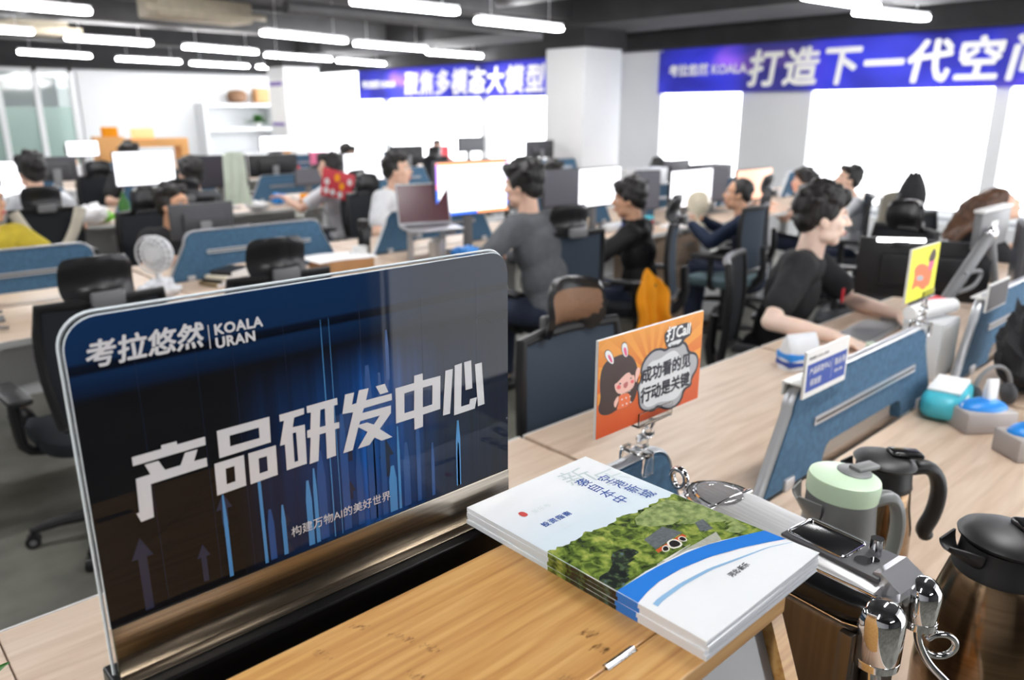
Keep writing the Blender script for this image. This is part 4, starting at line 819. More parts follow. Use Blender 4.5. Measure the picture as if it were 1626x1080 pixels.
one('white_mug', 'white mug left of the tall black vacuum bottle', 'mug', MB().lathe([(0.034, 0), (0.04, 0.005), (0.042, 0.10), (0.038, 0.10), (0.036, 0.01)], n=24).tube([(-0.04, 0, 0.085), (-0.07, 0, 0.07), (-0.07, 0, 0.035), (-0.04, 0, 0.02)], 0.006, 8, smooth=2), 'edge_white', loc=(2.27, 3.68, DZ))
for i, (x, y, l) in enumerate(((2.60, 3.44, 'steel tumbler just above the sign, left of the pink-lit laptop, nearer one'), (2.68, 3.52, 'steel tumbler half behind the nearer tumbler'))):
    one('steel_tumbler', l, 'cup', MB().lathe([(0.028, 0), (0.033, 0.004), (0.036, 0.12), (0.033, 0.12), (0.03, 0.01)], n=24), 'steel', group='steel tumblers', loc=(x, y, DZ))
one('blue_packet', 'shiny blue and violet snack packet beside the laptop stand', 'packet', crumple(0.09, 0.06, 0.03, 5), 'sky_blue', loc=(2.83, 3.46, DZ))
one('white_book_standing', 'open white notebook under the hand of the person in navy', 'notebook', MB().box((-0.15, -0.1, 0), (-0.002, 0.1, 0.016), 0.003).box((0.002, -0.1, 0), (0.15, 0.1, 0.016), 0.003), 'paper', loc=(4.78, 3.10 + 0.0, DZ + 0.001)) if False else None
t = thing('notebook', 'open white notebook on the desk corner before the person in navy', 'notebook', (4.82, 3.36, DZ), R(12))
MB().box((-0.16, -0.11, 0), (-0.002, 0.11, 0.014), 0.003).build('left_pages', 'paper', t); MB().box((0.002, -0.11, 0), (0.16, 0.11, 0.014), 0.003).build('right_pages', 'paper', t)
t = thing('drawer_pedestal', 'pale wood three-drawer pedestal standing under the desk beside the orange cloth', 'cabinet', (4.80, 3.37, 0), R(0))
MB().box((-0.19, -0.05, 0.04), (0.19, 0.45, 0.68), 0.004).build('carcass', 'desk_wood', t)
for k in range(3):
    d = MB().box((-0.185, -0.068, 0.06 + 0.21 * k), (0.185, -0.051, 0.26 + 0.21 * k), 0.003).build('drawer', 'desk_wood', t)
    MB().tube([(-0.05, -0.068, 0.2 + 0.21 * k), (-0.05, -0.09, 0.2 + 0.21 * k), (0.05, -0.09, 0.2 + 0.21 * k), (0.05, -0.068, 0.2 + 0.21 * k)], 0.006, 8).build('handle', 'alu', d)
for a, b in ((-0.15, 0.0), (0.15, 0.0), (-0.15, 0.4), (0.15, 0.4)): MB().cyl((a, b, 0), (a, b, 0.04), 0.02).build('castor', 'black_plastic', t)
# orange cloth draped over the chair arm
def drape(u, v):
    a = (u - 0.5) * 2
    return (0.19 * a * (0.45 + 0.55 * v) + 0.03 * math.sin(v * 7) * a, -0.05 - 0.05 * v + 0.03 * math.sin(u * 19) * v + 0.04 * (1 - a * a), -0.30 * v + 0.07 * (1 - abs(a)) * (1 - v) - 0.02 * math.sin(u * 13) * v)
one('orange_cloth', 'bright orange cloth hanging between the black-jacketed person and the edge-on chair', 'cloth', MB().grid(drape, 24, 20, 0.012), 'orange_cloth', 75, loc=(3.385, 2.585, 0.66))
# draped garments
def coat(label, name, cat, x, y, z, w, h, m, deg, d=0.07):
    f = lambda u, v: (w * (u - 0.5) * (0.8 + 0.3 * v), -d + d * 2 * (1 if v > 0.5 else v * 2) * (0.0) - 0.012 * math.sin(u * 17 + v * 3) * v - 0.02 * v, -h * v + 0.02 * math.sin(u * PI))
    o = MB().grid(f, 20, 14, 0.02).build(name, m, None, 75, (x, y, z)); o.rotation_euler = (0, 0, R(deg)); return tag(o, label, cat)
coat('beige coat hanging over a chair back near the windows', 'coat', 'coat', 4.97, 1.92, 1.06, 0.20, 0.42, 'beige_cloth', 108)
def hood(u, v):
    a = 2 * PI * u; r = 0.12 * math.sin(PI * (0.08 + 0.92 * v)) ** 0.7 * (1.15 - 0.4 * (1 - v)); return (r * math.cos(a), 0.7 * r * math.sin(a), 0.30 * (1 - v) + 0.01 * math.sin(a * 5))
one('black_jacket', 'black hooded jacket peaked over a chair headrest near the windows', 'jacket', MB().grid(hood, 28, 14, 0.0), 'black_cloth', 75, loc=(5.04, 1.86, 0.90))
coat('pale green jacket hanging from a chair in third row', 'jacket', 'jacket', 2.60, 6.05, 1.24, 0.20, 0.40, 'green_cloth', 0)
# cardigan sleeves tied over the chair back
q = MB()
for s in (-1, 1): q.tube([(s * 0.19, -0.30, 1.0), (s * 0.13, -0.335, 0.86), (s * 0.03, -0.345, 0.72), (s * -0.02, -0.35, 0.62)], [0.035, 0.032, 0.03, 0.03], 10, smooth=2)
q.ell((0, -0.345, 0.73), (0.04, 0.03, 0.04))
one('beige_cardigan', 'beige cardigan with sleeves knotted across the chair back at left', 'cardigan', q, 'beige_cloth', loc=(1.21, 5.95, -0.05))
# red card held up by the person in third row
t = thing('red_card', 'red card with white blossoms and gold figures held up in the third row', 'card', (3.24, 5.56, 0.885), R(18))
T = Matrix.Rotation(R(14), 4, 'Y') @ Matrix.Diagonal((1.25, 1, 1.15, 1))
MB().box((-0.15, -0.004, 0), (0.15, 0.004, 0.19), 0.002).xf(T).build('board', 'red', t)
for x, z in ((-0.11, 0.04), (-0.05, 0.035), (0.02, 0.03), (0.09, 0.035), (0.10, 0.13), (-0.11, 0.1)):
    q = MB()
    for k in range(5): q.cyl((x + 0.014 * math.cos(k * 1.257), -0.0052, z + 0.014 * math.sin(k * 1.257)), (x + 0.014 * math.cos(k * 1.257), -0.0042, z + 0.014 * math.sin(k * 1.257)), 0.011, n=8)
    q.xf(T).build('blossom_print', 'paper', t, 0)
q = MB(); q.cyl((-0.02, -0.0052, 0.14), (-0.02, -0.0042, 0.14), 0.028, n=12); q.cyl((0.03, -0.0052, 0.09), (0.03, -0.0042, 0.09), 0.026, n=12); q.xf(T).build('gold_print', 'orange_cloth', t, 0)
# third-row clutter
def box_item(name, label, cat, x, y, z, sx, sy, sz, m, deg=0, bev=0.01):
    o = MB().box((-sx / 2, -sy / 2, 0), (sx / 2, sy / 2, sz), bev, 3).build(name, m, None, 40, (x, y, z)); o.rotation_euler = (0, 0, R(deg)); return tag(o, label, cat)
one('green_packet', 'bright green snack packet on the white desk left of the large white screen', 'packet', crumple(0.07, 0.06, 0.035, 11), 'green', loc=(1.78, 6.52, DZ))
one('white_bag', 'white crumpled bag on the white desk left of the large white screen', 'bag', crumple(0.12, 0.08, 0.07, 14), 'paper', loc=(1.66, 6.44, DZ))
one('blue_packet', 'sky-blue packet at the front of the white desk, left of the white bag', 'packet', crumple(0.10, 0.06, 0.05, 44), 'sky_blue', loc=(1.52, 6.62, DZ))
one('green_bottle', 'small green bottle standing by the green packet, third row', 'bottle', MB().lathe([(0.035, 0), (0.04, 0.01), (0.04, 0.13), (0.015, 0.17), (0.015, 0.2), (0, 0.2)], n=18), 'leaf', loc=(1.95, 6.6, DZ))
one('blue_white_bag', 'white and pale blue bag right of the green packet', 'bag', crumple(0.09, 0.07, 0.06, 17), 'white_cloth', loc=(2.16, 6.40, DZ))
one('blue_packet', 'blue packet at the foot of the small distant divider', 'packet', crumple(0.07, 0.06, 0.05, 21), 'sky_blue', loc=(3.30, 6.70, DZ))
one('tissue_heap', 'white heap of tissue by the squarish headrest, third row', 'tissue', crumple(0.1, 0.07, 0.04, 24), 'paper', loc=(2.95, 6.38, DZ))
one('orange_mug', 'orange mug in front of the small grey screen', 'mug', MB().lathe([(0.035, 0), (0.04, 0.005), (0.042, 0.1), (0.038, 0.1), (0.036, 0.01)], n=20), 'orange_cloth', loc=(3.46, 6.50, DZ))
box_item('red_box', 'red gift box on the floor side of the cardigan chair', 'box', 1.80, 6.25, 0.45, 0.16, 0.16, 0.24, 'red') if False else None
t = thing('desk_hutch', 'orange wood hutch standing on the fourth row, left of the white wall', 'shelf', (3.30, 10.25, DZ))
MB().box((-0.5, -0.12, 0), (-0.2, 0.12, 0.53), 0.004).build('side_cabinet', 'orange_wood', t)
MB().box((-0.2, -0.12, 0.40), (0.55, 0.12, 0.50), 0.004).build('shelf_board', 'orange_wood', t); MB().box((0.45, -0.12, 0), (0.55, 0.12, 0.40), 0.004).build('end_panel', 'orange_wood', t)
box_item('yellow_box', 'yellow-orange package on top of the orange hutch, left', 'box', 2.98, 10.25, DZ + 0.53, 0.16, 0.12, 0.11, 'orange_cloth')
box_item('picture_box', 'orange and white package on top of the orange hutch, right', 'box', 3.35, 10.25, DZ + 0.50, 0.24, 0.12, 0.12, 'screen_peach')
t = thing('bookcase', 'white open bookcase against the back wall beside the far pillar', 'bookcase', (7.75, 17.3, 0))
MB().box((-0.85, -0.2, 0), (-0.78, 0.28, 1.74)).build('side_panel', 'white_metal', t, 0); MB().box((0.78, -0.2, 0), (0.85, 0.28, 1.74)).build('side_panel', 'white_metal', t, 0)
for z in (0.1, 0.6, 1.15, 1.66): MB().box((-0.775, -0.2, z), (0.775, 0.28, z + 0.07)).build('shelf', 'white_metal', t, 0)
one('basket', 'dark brown basket on top of the white bookcase, left', 'basket', MB().lathe([(0.13, 0), (0.2, 0.05), (0.22, 0.18), (0.16, 0.26), (0.05, 0.28)], n=20), 'tan_mesh', loc=(7.75, 17.3, 1.741))
one('basket', 'tan wooden container on top of the white bookcase, right', 'basket', MB().box((-0.16, -0.14, 0), (0.16, 0.14, 0.32), 0.05, 3), 'cardboard', loc=(8.3, 17.3, 1.741))
def leaves(mb, n, R0, h, lw, seed):
    r = random.Random(seed)
    for i in range(n):
        a, e = r.uniform(0, 2 * PI), r.uniform(0.2, 1.2); L = R0 * r.uniform(0.6, 1.0)
        d = Vector((math.cos(a) * math.cos(e), math.sin(a) * math.cos(e), math.sin(e))); s = Vector((-math.sin(a), math.cos(a), 0)); p = Vector((0, 0, h))
        pts = [(0.0, 0.1), (0.3, 0.8), (0.6, 1.0), (0.85, 0.6), (1.0, 0.05)]
        L_ = [p + d * L * t_ + Vector((0, 0, -0.35 * L * t_ * t_)) + s * lw * w_ for t_, w_ in pts]; R_ = [p + d * L * t_ + Vector((0, 0, -0.35 * L * t_ * t_)) - s * lw * w_ for t_, w_ in pts]
        mb.grid(lambda u, v: (L_[round(u * 4)].lerp(R_[round(u * 4)], v) + Vector((0, 0, 0.25 * lw * abs(v - 0.5)))), 4, 2)
    return mb
def plant(label, x, y, z, r, n, lw, seed, pot='edge_white'):
    t = thing('potted_plant', label, 'plant', (x, y, z))
    MB().lathe([(0.05, 0), (0.07, 0.1), (0.075, 0.11), (0.06, 0.11)], n=18).build('pot', pot, t); leaves(MB(), n, r, 0.1, lw, seed).build('foliage', 'leaf', t, 0)
plant('dark green plant on the middle shelf of the white bookcase', 8.15, 17.22, 1.221, 0.34, 50, 0.05, 4)
one('white_helmet', 'white rounded helmet on the last row by the far pillar', 'helmet', MB().lathe([(0.15, 0), (0.15, 0.06), (0.12, 0.14), (0.06, 0.18), (0.0, 0.19)], n=20), 'edge_white', loc=(6.62, 13.15, 0.93))
box_item('storage_box', 'brown storage box under the white helmet', 'box', 6.62, 13.15, DZ, 0.24, 0.24, 0.188, 'cardboard')
t = thing('notice_poster', 'pale poster with violet heading on the far pillar', 'poster', (7.205, 14.33, 1.72))
MB().box((-0.006, -0.25, -0.42), (0, 0.25, 0.42)).build('sheet', 'paper', t, 0); MB().box((-0.009, -0.25, 0.3), (-0.0065, 0.25, 0.38)).box((-0.009, -0.25, -0.42), (-0.0065, 0.25, -0.36)).build('printed_band', 'violet', t, 0)
for i, (x, y, m, l, s) in enumerate((
    (8.0, 10.4, 'red', 'red folder near the small distant person under the left banner', (0.4, 0.05, 0.28)), (6.8, 7.0, 'pink', 'pink upright box right of the black distant monitor', (0.07, 0.07, 0.2)),
    (4.95, 9.75, 'red', 'red and orange package before the low white screen', (0.36, 0.1, 0.12)), (5.35, 9.6, 'pink', 'pink poster-like box right of the lilac screen', (0.22, 0.06, 0.3)),
    (4.4, 9.8, 'paper', 'white appliance beside the orange hutch', (0.2, 0.2, 0.3)), (4.5, 7.3, 'clear_bag', 'grey printer-like box in third row behind the white screen', (0.4, 0.3, 0.2)),
    (6.4, 4.2, 'dark_grey', 'dark box over the orange screen', (0.5, 0.2, 0.34)), (5.35, 4.15, 'clear_bag', 'silver box above the white monitor by the fan', (0.42, 0.2, 0.36)),
    (4.55, 4.3, 'yellow', 'yellow-green packet on the divider side right of the tousled head', (0.2, 0.1, 0.36)), (4.35, 3.46, 'blue', 'blue box between the white monitor and the black-jacketed person', (0.1, 0.1, 0.16)),
    (4.30, 3.36 + 0.22, 'white_metal', 'white keyboard-tray box before the person in black jacket', (0.24, 0.1, 0.05)))):
    box_item('box' if m not in ('red',) else 'package', l, 'box', x, y, DZ, *s, m)
t = thing('paper_cup', 'red and white paper cup with blue lid beyond the orange cloth', 'cup', (4.42, 3.36, DZ))
MB().lathe([(0.028, 0), (0.036, 0.09)], n=20).build('cup', 'red', t); MB().lathe([(0.038, 0.09), (0.038, 0.1), (0.03, 0.11)], n=20).build('lid', 'cyan', t)
box_item('white_charger', 'white adapter box hanging near the hand of the black-jacketed person', 'box', 4.08, 3.28, DZ, 0.14, 0.06, 0.02, 'edge_white')
# second-row left: pile of cables and a grey tray beside the large headrest
t = thing('cable_bundle', 'tangle of grey cables on the desk left of the large empty chair', 'cable', (0.42, 3.5, DZ))
q = MB(); r_ = random.Random(3)
for k in range(7): q.tube([(r_.uniform(-0.15, 0.15), r_.uniform(-0.1, 0.1), r_.uniform(0.01, 0.05)) for _ in range(6)], 0.006, 6, smooth=2)
q.build('cables', 'grey_plastic', t)
# ================================================================ foreground: the sign
desk('pale wood desk cut by the lower left corner of the picture', -0.468, ROWS[1] + 0.31, True)
desk('pale wood desk below the lower left corner of the picture', -0.468, ROWS[1] - 0.31, False)
def sign_print_reflection():
    m = bpy.data.materials.new('sign_print_reflection'); m.use_nodes = True; nt = m.node_tree; p = nt.nodes['Principled BSDF']; L = nt.links.new
    p.inputs['Roughness'].default_value = 0.06; setin(p, 'Coat Weight', 0.55); setin(p, 'Coat IOR', 1.5); setin(p, 'Coat Roughness', 0.02); setin(p, 'Specular IOR Level', 0.0)
    tc = nt.nodes.new('ShaderNodeTexCoord'); sp = nt.nodes.new('ShaderNodeSeparateXYZ'); L(tc.outputs['Object'], sp.inputs[0])
    def ramp(src, lo, hi, stops):
        mr = nt.nodes.new('ShaderNodeMapRange'); mr.inputs['From Min'].default_value = lo; mr.inputs['From Max'].default_value = hi; L(src, mr.inputs['Value'])
        r = nt.nodes.new('ShaderNodeValToRGB'); cr = r.color_ramp; cr.interpolation = 'EASE'
        while len(cr.elements) < len(stops): cr.elements.new(0.5)
        for e, (ps, c) in zip(cr.elements, stops): e.position = ps; e.color = c if len(c) == 4 else col(*c)
        L(mr.outputs[0], r.inputs[0]); return r.outputs[0]
    g = lambda v: (v, v, v, 1)
    xm = ramp(sp.outputs['X'], 0, 0.42, [(0.25, g(0)), (0.45, g(0.30)), (0.60, g(0.9)), (0.70, g(0.45)), (0.80, g(0.12)), (0.97, g(0.04))])
    zm = ramp(sp.outputs['Z'], 0.04, 0.30, [(0.0, g(0.7)), (0.4, g(1)), (0.55, g(0.85)), (0.78, g(0.0))])
    mp = nt.nodes.new('ShaderNodeMapping'); mp.inputs['Scale'].default_value = (95, 1, 2.5); L(tc.outputs['Object'], mp.inputs[0])
    n = nt.nodes.new('ShaderNodeTexNoise'); n.inputs['Scale'].default_value = 1.0; n.inputs['Detail'].default_value = 2; L(mp.outputs[0], n.inputs['Vector'])
    st = ramp(n.outputs['Fac'], 0.3, 0.75, [(0.1, g(0.45)), (0.5, g(0.65)), (0.95, g(1.0))])
    def mul(a, b):
        k = nt.nodes.new('ShaderNodeMath'); k.operation = 'MULTIPLY'; L(a, k.inputs[0]); L(b, k.inputs[1]); return k.outputs[0]
    f = mul(mul(xm, zm), st)
    mx = nt.nodes.new('ShaderNodeMix'); mx.data_type = 'RGBA'; mx.inputs[6].default_value = col(20, 21, 24); mx.inputs[7].default_value = col(38, 104, 196); L(f, mx.inputs[0])
    band = ramp(sp.outputs['Z'], 0.225, 0.297, [(0.08, (14, 17, 24)), (0.22, (16, 32, 58)), (0.40, (19, 42, 76)), (0.44, (12, 18, 30)), (0.50, (14, 22, 38)), (0.56, (21, 46, 82)), (0.95, (22, 48, 86))])  # painted reflection of blue partition and chair, across the top of the print
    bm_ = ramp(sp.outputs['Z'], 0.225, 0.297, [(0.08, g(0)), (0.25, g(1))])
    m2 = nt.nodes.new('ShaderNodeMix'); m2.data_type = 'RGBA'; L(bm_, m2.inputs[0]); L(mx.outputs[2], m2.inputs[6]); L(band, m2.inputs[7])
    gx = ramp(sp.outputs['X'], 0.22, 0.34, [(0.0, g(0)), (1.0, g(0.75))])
    m3 = nt.nodes.new('ShaderNodeMix'); m3.data_type = 'RGBA'; L(mul(gx, bm_), m3.inputs[0]); L(m2.outputs[2], m3.inputs[6]); m3.inputs[7].default_value = col(40, 42, 44)  # the painted reflection fades to dark grey towards the right
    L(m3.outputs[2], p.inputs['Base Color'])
    return m
M['sign_print_reflection'] = sign_print_reflection()
M['sign_white'] = mat('sign_white', (214, 214, 218), 0.25)
M['streak_a'] = mat('streak_a', (74, 140, 200), 0.15); M['streak_b'] = mat('streak_b', (36, 80, 142), 0.15); M['streak_c'] = mat('streak_c', (34, 44, 70), 0.15)
sg = thing('desk_sign', 'large black and blue acrylic desk sign lettered 产品研发中心 in the foreground', 'sign', (0.124, 0.60, 1.113))
SW, SH = 0.424, 0.297
MB().prism(rrect(0, 0.046, SW, SH, 0.024, 8, (0, 0, 1, 1)), -0.0015, 0.0015).build('printed_panel', 'sign_print_reflection', sg, 30)
MB().prism(rrect(-0.002, 0.0, SW + 0.002, SH + 0.002, 0.025, 8, (0, 0, 1, 1)), 0.0045, 0.0080).build('acrylic_sheet', 'acrylic', sg, 30)
o = rrect(-0.002, 0.0, SW + 0.002, SH + 0.002, 0.025, 8, (0, 0, 1, 1)); i0 = 2
MB().tube([(x, 0.0062, z) for x, z in [o[1]] + o[2:] + [o[0]]], 0.0013, 6).build('polished_edge', 'acrylic_edge', sg)
o = rrect(0, 0.046, SW, SH, 0.024, 8, (0, 0, 1, 1)); MB().tube([(x, 0.0, z) for x, z in [o[1]] + o[2:] + [o[0]]], 0.0008, 6).build('panel_edge', 'acrylic_edge', sg)
st_ = MB(); st_.box((0.0, -0.003, 0.0), (SW, 0.0, 0.046), 0.0008).box((0.0, -0.016, -0.0015), (SW, -0.003, 0.0005), 0.0004); st_.build('metal_strip', 'steel_sign', sg)
def up(me, y, sc=1.0, dx=0, dz=0): return Matrix.Translation((dx, y, dz)) @ Matrix.Rotation(PI / 2, 4, 'X') @ Matrix.Diagonal((sc, sc, 1, 1))
me = polys_mesh([[(a / 1000, b / 1000) for a, b in r] for r in BIG], 0.0001)
MB().mesh(me, up(me, -0.0020)).build('title_lettering', 'sign_white', sg, 0)
q = MB()
me = text_mesh('考拉悠然', 0.0215, bold=0.00055, shear=0.14, extrude=0.0001); q.mesh(me, up(me, -0.0020, 1, 0.0115, 0.261))
me = text_mesh('KOALA', 0.0118, bold=0.00045, extrude=0.0001, spacing=1.08); q.mesh(me, up(me, -0.0020, 1, 0.1065, 0.2665))
me = text_mesh('URAN', 0.0118, bold=0.00045, extrude=0.0001, spacing=1.08); q.mesh(me, up(me, -0.0020, 1, 0.1065, 0.2555))
q.box((0.1019, -0.0021, 0.2560), (0.1026, -0.0019, 0.2755)); q.build('logo_lettering', 'sign_white', sg, 0)
me = text_mesh('构建万物AI的美好世界', 0.0122, extrude=0.0001); w = max(v.co.x for v in me.vertices)
MB().mesh(me, up(me, -0.0020, 0.108 / w, 0.156, 0.0655)).build('slogan_lettering', 'sign_white', sg, 0)
q = MB(); r_ = random.Random(12)
def streak(x, z0, z1, w, k):
    q.m(k); me = polys_mesh([[(x - w * 0.5, z0), (x + w * 0.5, z0), (x + w * 0.5, z0 + (z1 - z0) * 0.7), (x + w * 0.2, z1), (x - w * 0.2, z1), (x - w * 0.5, z0 + (z1 - z0) * 0.7)]]); q.mesh(me, up(me, -0.0017))
def arrow(x, z0, z1, w, k):
    q.m(k); h = w * 1.5; me = polys_mesh([[(x - w * .28, z0), (x + w * .28, z0), (x + w * .28, z1 - h), (x + w * .7, z1 - h), (x, z1), (x - w * .7, z1 - h), (x - w * .28, z1 - h)]]); q.mesh(me, up(me, -0.00165))
for x, z0, z1, w in ((0.0985, 0.050, 0.128, 0.0034), (0.131, 0.049, 0.158, 0.0030), (0.2005, 0.048, 0.262, 0.0011), (0.2085, 0.048, 0.262, 0.0007), (0.150, 0.05, 0.10, 0.004), (0.176, 0.049, 0.115, 0.006), (0.183, 0.049, 0.125, 0.004), (0.268, 0.05, 0.10, 0.009), (0.276, 0.05, 0.14, 0.003), (0.352, 0.05, 0.125, 0.006), (0.248, 0.05, 0.15, 0.0018), (0.352, 0.05, 0.10, 0.003)): streak(x, z0, z1, w, 0)
for x, z0, z1, w in ((0.138, 0.05, 0.10, 0.006), (0.190, 0.05, 0.14, 0.009), (0.215, 0.05, 0.17, 0.008), (0.230, 0.05, 0.13, 0.007), (0.258, 0.05, 0.2, 0.006), (0.285, 0.05, 0.12, 0.008), (0.30, 0.05, 0.15, 0.005), (0.245, 0.05, 0.21, 0.010), (0.318, 0.05, 0.11, 0.004), (0.268, 0.19, 0.24, 0.004)): streak(x, z0, z1, w, 1)
for x, z0, z1, w in ((0.030, 0.05, 0.115, 0.012), (0.077, 0.055, 0.09, 0.008), (0.0985, 0.10, 0.13, 0.010), (0.153, 0.05, 0.062, 0.008), (0.153, 0.064, 0.074, 0.007), (0.153, 0.078, 0.09, 0.006), (0.22, 0.08, 0.10, 0.008), (0.262, 0.09, 0.13, 0.012), (0.222, 0.12, 0.15, 0.008)): arrow(x, z0, z1, w, 2)
for x in (0.045, 0.09, 0.12, 0.165, 0.24, 0.31, 0.38): q.m(2).box((x - 0.0002, -0.0017, 0.052), (x + 0.0002, -0.00165, 0.27))
q.build('light_streak_print', ['streak_a', 'streak_b', 'streak_c'], sg, 0)
one('sign_stand', 'black steel plinth carrying the big sign behind the bamboo box', 'stand', MB().box((0.118, 0.572, 0.7405), (0.552, 0.625, 1.1112), 0.002), 'black_steel', 0)

# ---------------------------------------------------------------- bamboo box
M['bamboo'] = ramp_mat('bamboo', [(0.25, (166, 112, 58)), (0.42, (198, 146, 84)), (0.58, (212, 164, 100)), (0.8, (224, 182, 122))], scale=(2.6, 55, 55), nscale=2.2, rough=0.34, dist=0.25, coat=0.15)
M['bamboo_knot'] = ramp_mat('bamboo_knot', [(0.35, (138, 88, 44)), (0.6, (206, 156, 94))], scale=(160, 420, 1), nscale=1.4, rough=0.36, detail=2)
bb = thing('bread_box', 'bamboo bread box with flat hinged lid under the magazines', 'box', (0.12, 0.17, 0.7405))
def BB(mb): return mb.xf(Matrix.Translation((-0.12, -0.17, -0.7405)))
ld = BB(MB().box((0.105, 0.3345, 1.1085), (0.610, 0.5290, 1.1210), 0.0012)).build('lid', 'bamboo', bb, 0)
q = MB()
for (x, y, w_, h_) in ((0.295, 0.514, 0.008, 0.006), (0.313, 0.477, 0.009, 0.011), (0.323, 0.451, 0.009, 0.012), (0.254, 0.503, 0.010, 0.009), (0.294, 0.432, 0.010, 0.008), (0.435, 0.372, 0.014, 0.007), (0.428, 0.352, 0.014, 0.007), (0.380, 0.345, 0.014, 0.007), (0.22, 0.44, 0.01, 0.01)):
    for k in range(26):
        yy = y + (r_.random() - 0.5) * h_ * 2; xx = x - (yy - y) * 0.45 + r_.uniform(-0.003, 0.003); l = w_ * r_.uniform(0.25, 0.8)
        q.box((xx - l / 2, yy - 0.0003, 1.12095), (xx + l / 2, yy + 0.0003, 1.12104))
    BB(q).build('bamboo_node', 'bamboo_knot', bb, 0); q = MB()
BB(MB().box((0.105, 0.2850, 1.1030), (0.610, 0.3335, 1.1208), 0.0015)).build('front_rail', 'bamboo', bb, 0)
BB(MB().box((0.123, 0.515, 0.742), (0.587, 0.527, 1.1080))).build('back_panel', 'bamboo', bb, 0)
BB(MB().box((0.123, 0.185, 0.742), (0.587, 0.5145, 0.754))).build('bottom_panel', 'bamboo', bb, 0)
for x in (0.106, 0.590):
    q = MB(); q.prism([(0.19, 0.742), (0.528, 0.742), (0.528, 1.108), (0.287, 1.1025), (0.212, 0.90)], 0, 0.019)
    q.xf(Matrix.Translation((x, 0, 0)) @ Matrix(((0, 1, 0, 0), (1, 0, 0, 0), (0, 0, 1, 0), (0, 0, 0, 1))))
    bmesh.ops.recalc_face_normals(q.bm, faces=q.bm.faces[:]); BB(q).build('end_panel', 'bamboo', bb, 0)
q = MB(); q.prism([(0.298, 1.100), (0.303, 1.100), (0.228, 0.895), (0.205, 0.755), (0.200, 0.755), (0.223, 0.898)], 0, 0.462)
q.xf(Matrix.Translation((0.126, 0, 0)) @ Matrix(((0, 1, 0, 0), (1, 0, 0, 0), (0, 0, 1, 0), (0, 0, 0, 1)))); bmesh.ops.recalc_face_normals(q.bm, faces=q.bm.faces[:])
BB(q).build('window_panel', 'smoke_acrylic', bb, 0)
for x in (0.43, 0.20):
    q = MB()
    for k in range(4): q.cyl((x - 0.018 + 0.009 * k, 0.334, 1.1215), (x - 0.0096 + 0.009 * k, 0.334, 1.1215), 0.0022, n=12)
    q.box((x - 0.018, 0.330, 1.1190), (x + 0.018, 0.338, 1.1212)); BB(q).build('hinge', 'chrome', bb)

# ---------------------------------------------------------------- magazines
M['cover_white'] = ramp_mat('cover_white', [(0.0, (244, 246, 248)), (1.0, (244, 246, 248))], rough=0.16, coat=0.4)
nt = M['cover_white'].node_tree; p_ = nt.nodes['Principled BSDF']; tc = [n for n in nt.nodes if n.type == 'TEX_COORD'][0]
sx_ = nt.nodes.new('ShaderNodeSeparateXYZ'); nt.links.new(tc.outputs['Object'], sx_.inputs[0]); rp = nt.nodes.new('ShaderNodeValToRGB')
mr = nt.nodes.new('ShaderNodeMapRange'); mr.inputs['From Min'].default_value = 0.0; mr.inputs['From Max'].default_value = 0.303; nt.links.new(sx_.outputs['Y'], mr.inputs['Value']); nt.links.new(mr.outputs[0], rp.inputs[0])
cr = rp.color_ramp; SKY = [(0.42, (244, 246, 248)), (0.50, (216, 230, 239)), (0.66, (222, 234, 242)), (0.88, (246, 248, 250))]
cr.elements[0].position, cr.elements[0].color = SKY[0][0], col(*SKY[0][1]); cr.elements[1].position, cr.elements[1].color = SKY[3][0], col(*SKY[3][1])
for ps, c in SKY[1:3]: e_ = cr.elements.new(ps); e_.color = col(*c)
nt.links.new(rp.outputs['Color'], p_.inputs['Base Color'])
M['pages'] = ramp_mat('pages', [(0.3, (206, 208, 216)), (0.7, (238, 238, 242))], scale=(1, 1, 900), nscale=2, rough=0.7)
M['print_trees'] = ramp_mat('print_trees', [(0.30, (34, 44, 22)), (0.44, (76, 96, 38)), (0.56, (122, 142, 58)), (0.68, (164, 172, 84)), (0.78, (196, 188, 96))], nscale=95, rough=0.18, detail=5, dist=0.6, coat=0.4)
M['print_dark'] = ramp_mat('print_dark', [(0.38, (20, 24, 28)), (0.5, (46, 56, 44)), (0.62, (74, 92, 60)), (0.75, (90, 108, 150))], nscale=150, rough=0.18, detail=4, coat=0.4)
M['print_plaza'] = mat('print_plaza', (178, 178, 166), 0.18, var=0.12, vscale=200, coat=0.4)
M['print_roof'] = mat('print_roof', (96, 102, 106), 0.2, var=0.2, vscale=300); M['print_wall'] = mat('print_wall', (196, 84, 44), 0.2, var=0.1, vscale=200)
M['print_arch'] = mat('print_arch', (36, 30, 32), 0.2); M['print_light'] = mat('print_light', (232, 226, 214), 0.2)
M['print_blue'] = mat('print_blue', (46, 128, 220), 0.16, coat=0.4, var=0.05, vscale=10); M['print_pale'] = mat('print_pale', (150, 192, 228), 0.18, coat=0.4)
M['print_far'] = ramp_mat('print_far', [(0.35, (104, 122, 72)), (0.65, (160, 174, 112))], nscale=120, rough=0.18, coat=0.4)
M['ink_blue'] = mat('ink_blue', (30, 78, 160), 0.3); M['ink_grey'] = mat('ink_grey', (198, 210, 212), 0.3); M['ink_dark'] = mat('ink_dark', (40, 44, 56), 0.3); M['ink_red'] = mat('ink_red', (206, 70, 66), 0.3)
BW, BLN, BT_ = 0.191, 0.303, 0.00462
LB = ['topmost of the four stacked magazines, its printed cover fully visible', 'second magazine from the top of the stack, only its edges visible', 'third magazine from the top of the stack, only its edges visible', 'bottom magazine of the stack, lying on the bamboo lid']
